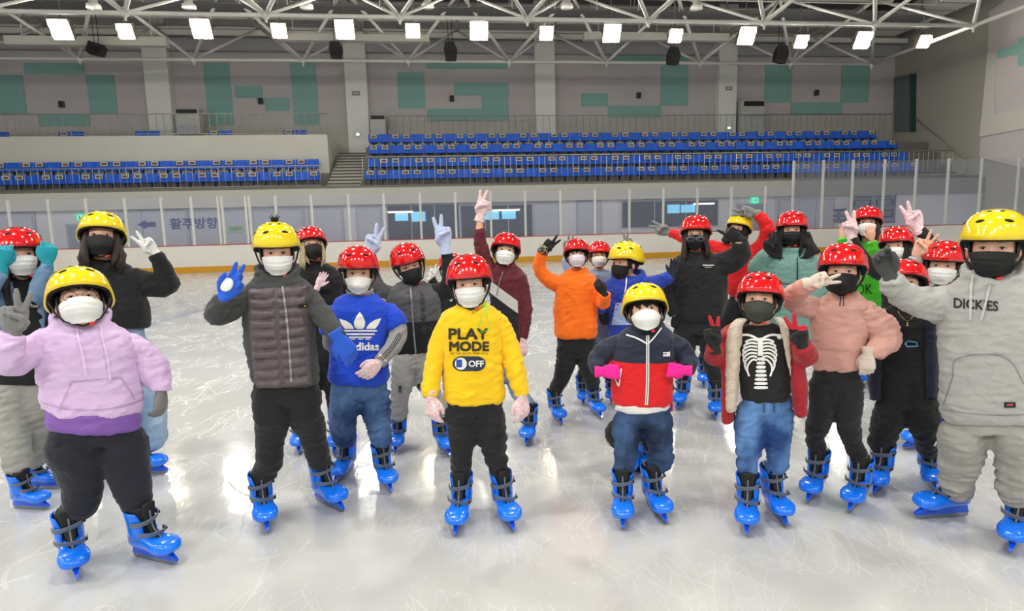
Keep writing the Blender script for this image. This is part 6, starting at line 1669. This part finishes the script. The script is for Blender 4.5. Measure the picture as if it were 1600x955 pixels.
def p_navycoat():
    s = Person('person in black shirt, open navy coat and necklace, red helmet behind a raised grey sleeve', 1412, 765, 24)
    s.head(1413, 407, 63, 3, 17, 0, True, 'surgical', M_mwhite, ('short', M_hblack))
    rows = [(474, 1394, 1432), (482, 1380, 1448), (496, 1370, 1458), (530, 1368, 1462), (570, 1368, 1462), (605, 1368, 1460), (618, 1374, 1454)]
    s.top('shirt', rows, [], C_black, .62)
    s.garment('coat', [[(482, 1372, 1392), (500, 1360, 1384), (550, 1358, 1384), (600, 1356, 1382), (623, 1358, 1380)], [(482, 1434, 1452), (500, 1440, 1464), (550, 1441, 1468), (600, 1442, 1468), (620, 1444, 1464)]], C_navy, 2.2, limbs=[[(1374, 498, 0, 15), (1366, 530, .02, 14), (1364, 570, .02, 12), (1366, 598, 0, 10)], [(1454, 498, 0, 15), (1464, 535, .02, 14), (1468, 575, .02, 12), (1468, 600, 0, 10)]])
    gold = mat('necklace_gold', (.80, .68, .40), .3, metal=.9)
    s.surf.ribbon('necklace', [(1402, 485), (1408, 495), (1418, 503), (1426, 496), (1430, 485)], .5, gold, .006); s.surf.ribbon('pendant', [(1418, 503), (1418, 510)], 2.2, gold, .006)
    s.surf.ribbon('chest_print', [(1414, 537), (1419, 533), (1432, 535), (1434, 541), (1418, 542)], 2.2, mat('print_sky', (.45, .65, .85), .6), .005, closed=True)
    s.legs([(610, 1372, 1458), (635, 1370, 1464)], [(1390, 650, 24), (1382, 680, 20), (1374, 700, 20), (1372, 716, 14)], [(1440, 650, 24), (1448, 680, 20), (1450, 705, 18), (1450, 722, 14)], C_black, ((1365, 778, -10), (1460, 776, 12)), .97, 'trousers', .008)
    s.psurf.ribbon('ankle_print', [(1464, 690), (1460, 697)], 3, C_print, .006)
    s.hand((1366, 600), (1368, 625), 'relax', G_black, 1, 1, 0); s.hand((1468, 602), (1468, 625), 'relax', G_black, 1, -1, 0)
    s.finish()
def p_greyhoodie():
    s = Person('tall person front right in grey hoodie with black lettering, sweatpants and yellow helmet', 1520, 840, 25)
    s.head(1553, 331, 87, -3, -2, 0, False, 'surgical', M_mblack, ('short', M_hblack))
    rows = [(424, 1524, 1586), (434, 1500, 1608), (450, 1478, 1628), (480, 1464, 1640), (520, 1461, 1642), (570, 1463, 1642), (620, 1465, 1642), (648, 1467, 1640), (658, 1476, 1630)]
    s.top('hoodie', rows, [[(1486, 468, 0, 32), (1448, 476, -.04, 27), (1412, 464, -.10, 23), (1396, 446, -.16, 19), (1391, 434, -.19, 17)], [(1625, 472, 0, 30), (1646, 530, 0, 27), (1654, 580, -.03, 24), (1656, 625, -.08, 18)]], C_ltgrey, .62, hood=True, amp=.008, maxd=.17)
    S_ = s.surf
    S_.text('chest_lettering', 'DICKIES', 1525, 476, 70, 16, C_printk, .025, slant=.08)
    for pts in ([(1520, 430), (1517, 450), (1516, 500)], [(1547, 445), (1541, 470), (1533, 500)]): S_.ribbon('drawstring', pts, 4, cloth('cord_grey', (.74, .74, .73)), .010)
    sh = cloth('seam_grey', (.52, .52, .51)); S_.ribbon('pocket_seam', [(1488, 590), (1474, 632)], 2, sh); S_.ribbon('pocket_seam', [(1488, 590), (1490, 555), (1575, 552), (1600, 600)], 1.6, sh); S_.ribbon('hem_seam', [(1467, 640), (1550, 650), (1600, 648)], 1.6, sh)
    S_.ribbon('label_patch', [(1569, 633), (1587, 633)], 8.5, C_printk, .007); S_.ribbon('label_print', [(1573, 633), (1583, 633)], 3, mat('print_redbrown', (.65, .25, .22), .6), .010)
    s.legs([(645, 1476, 1632), (672, 1472, 1634)], [(1503, 682, 35), (1499, 718, 29), (1496, 750, 25), (1498, 772, 21), (1500, 782, 16)], [(1594, 682, 37), (1592, 724, 30), (1590, 760, 27), (1588, 785, 22), (1586, 796, 17)], cloth('sweatpants_heather', (.62, .61, .58), noise_amt=.12, nscale=70), ((1430, 812, -50), (1578, 871, -6)), 1.02, 'sweatpants', .010, wr=.14)
    s.hand((1390, 430), (1373, 385), 'curl', G_char, -1, 1, -.19, size=1.15); s.hand((1656, 628), (1656, 665), 'relax', G_char, 1, -1, -.08)
    s.finish()
def p_edge():
    s = Person('person cut off by the right edge in a maroon top and red helmet', 1622, 660, 26)
    s.head(1621, 357, 52, 0, 4, 0, True, 'surgical', M_mwhite, ('short', M_hblack))
    rows = [(412, 1606, 1640), (420, 1596, 1652), (435, 1590, 1660), (480, 1592, 1658), (520, 1594, 1656), (530, 1600, 1650)]
    s.top('sweatshirt', rows, [[(1600, 432, 0, 12), (1592, 465, 0, 11), (1592, 500, 0, 9)], [(1652, 432, 0, 12), (1660, 465, 0, 11), (1660, 500, 0, 9)]], cloth('sweatshirt_wine', (.42, .08, .12)), .6)
    s.legs([(522, 1598, 1654), (545, 1598, 1654)], [(1612, 560, 15), (1610, 590, 13), (1610, 615, 11)], [(1640, 560, 15), (1642, 590, 13), (1642, 615, 11)], C_black, ((1610, 656, 0), (1644, 658, 0)), .95)
    s.hand((1592, 502), (1592, 522), 'relax', G_black, 1, 1); s.hand((1660, 502), (1660, 522), 'relax', G_black, 1, -1)
    s.finish()
for i, f in enumerate((p_purple, p_denim, p_blackhoodie, puffer, p_blond, p_trefoil, p_twotone, p_maroon, p_yellow, p_hidden_white_glove, p_orange, p_glasses_white, p_bluehoodie, p_crouch, p_navyred, p_instructor, p_redjacket, p_teal, p_skeleton, p_pink, p_greencuffs, p_floralup, p_greysleeve, p_navycoat, p_greyhoodie, p_edge)):
    if want(i): f()
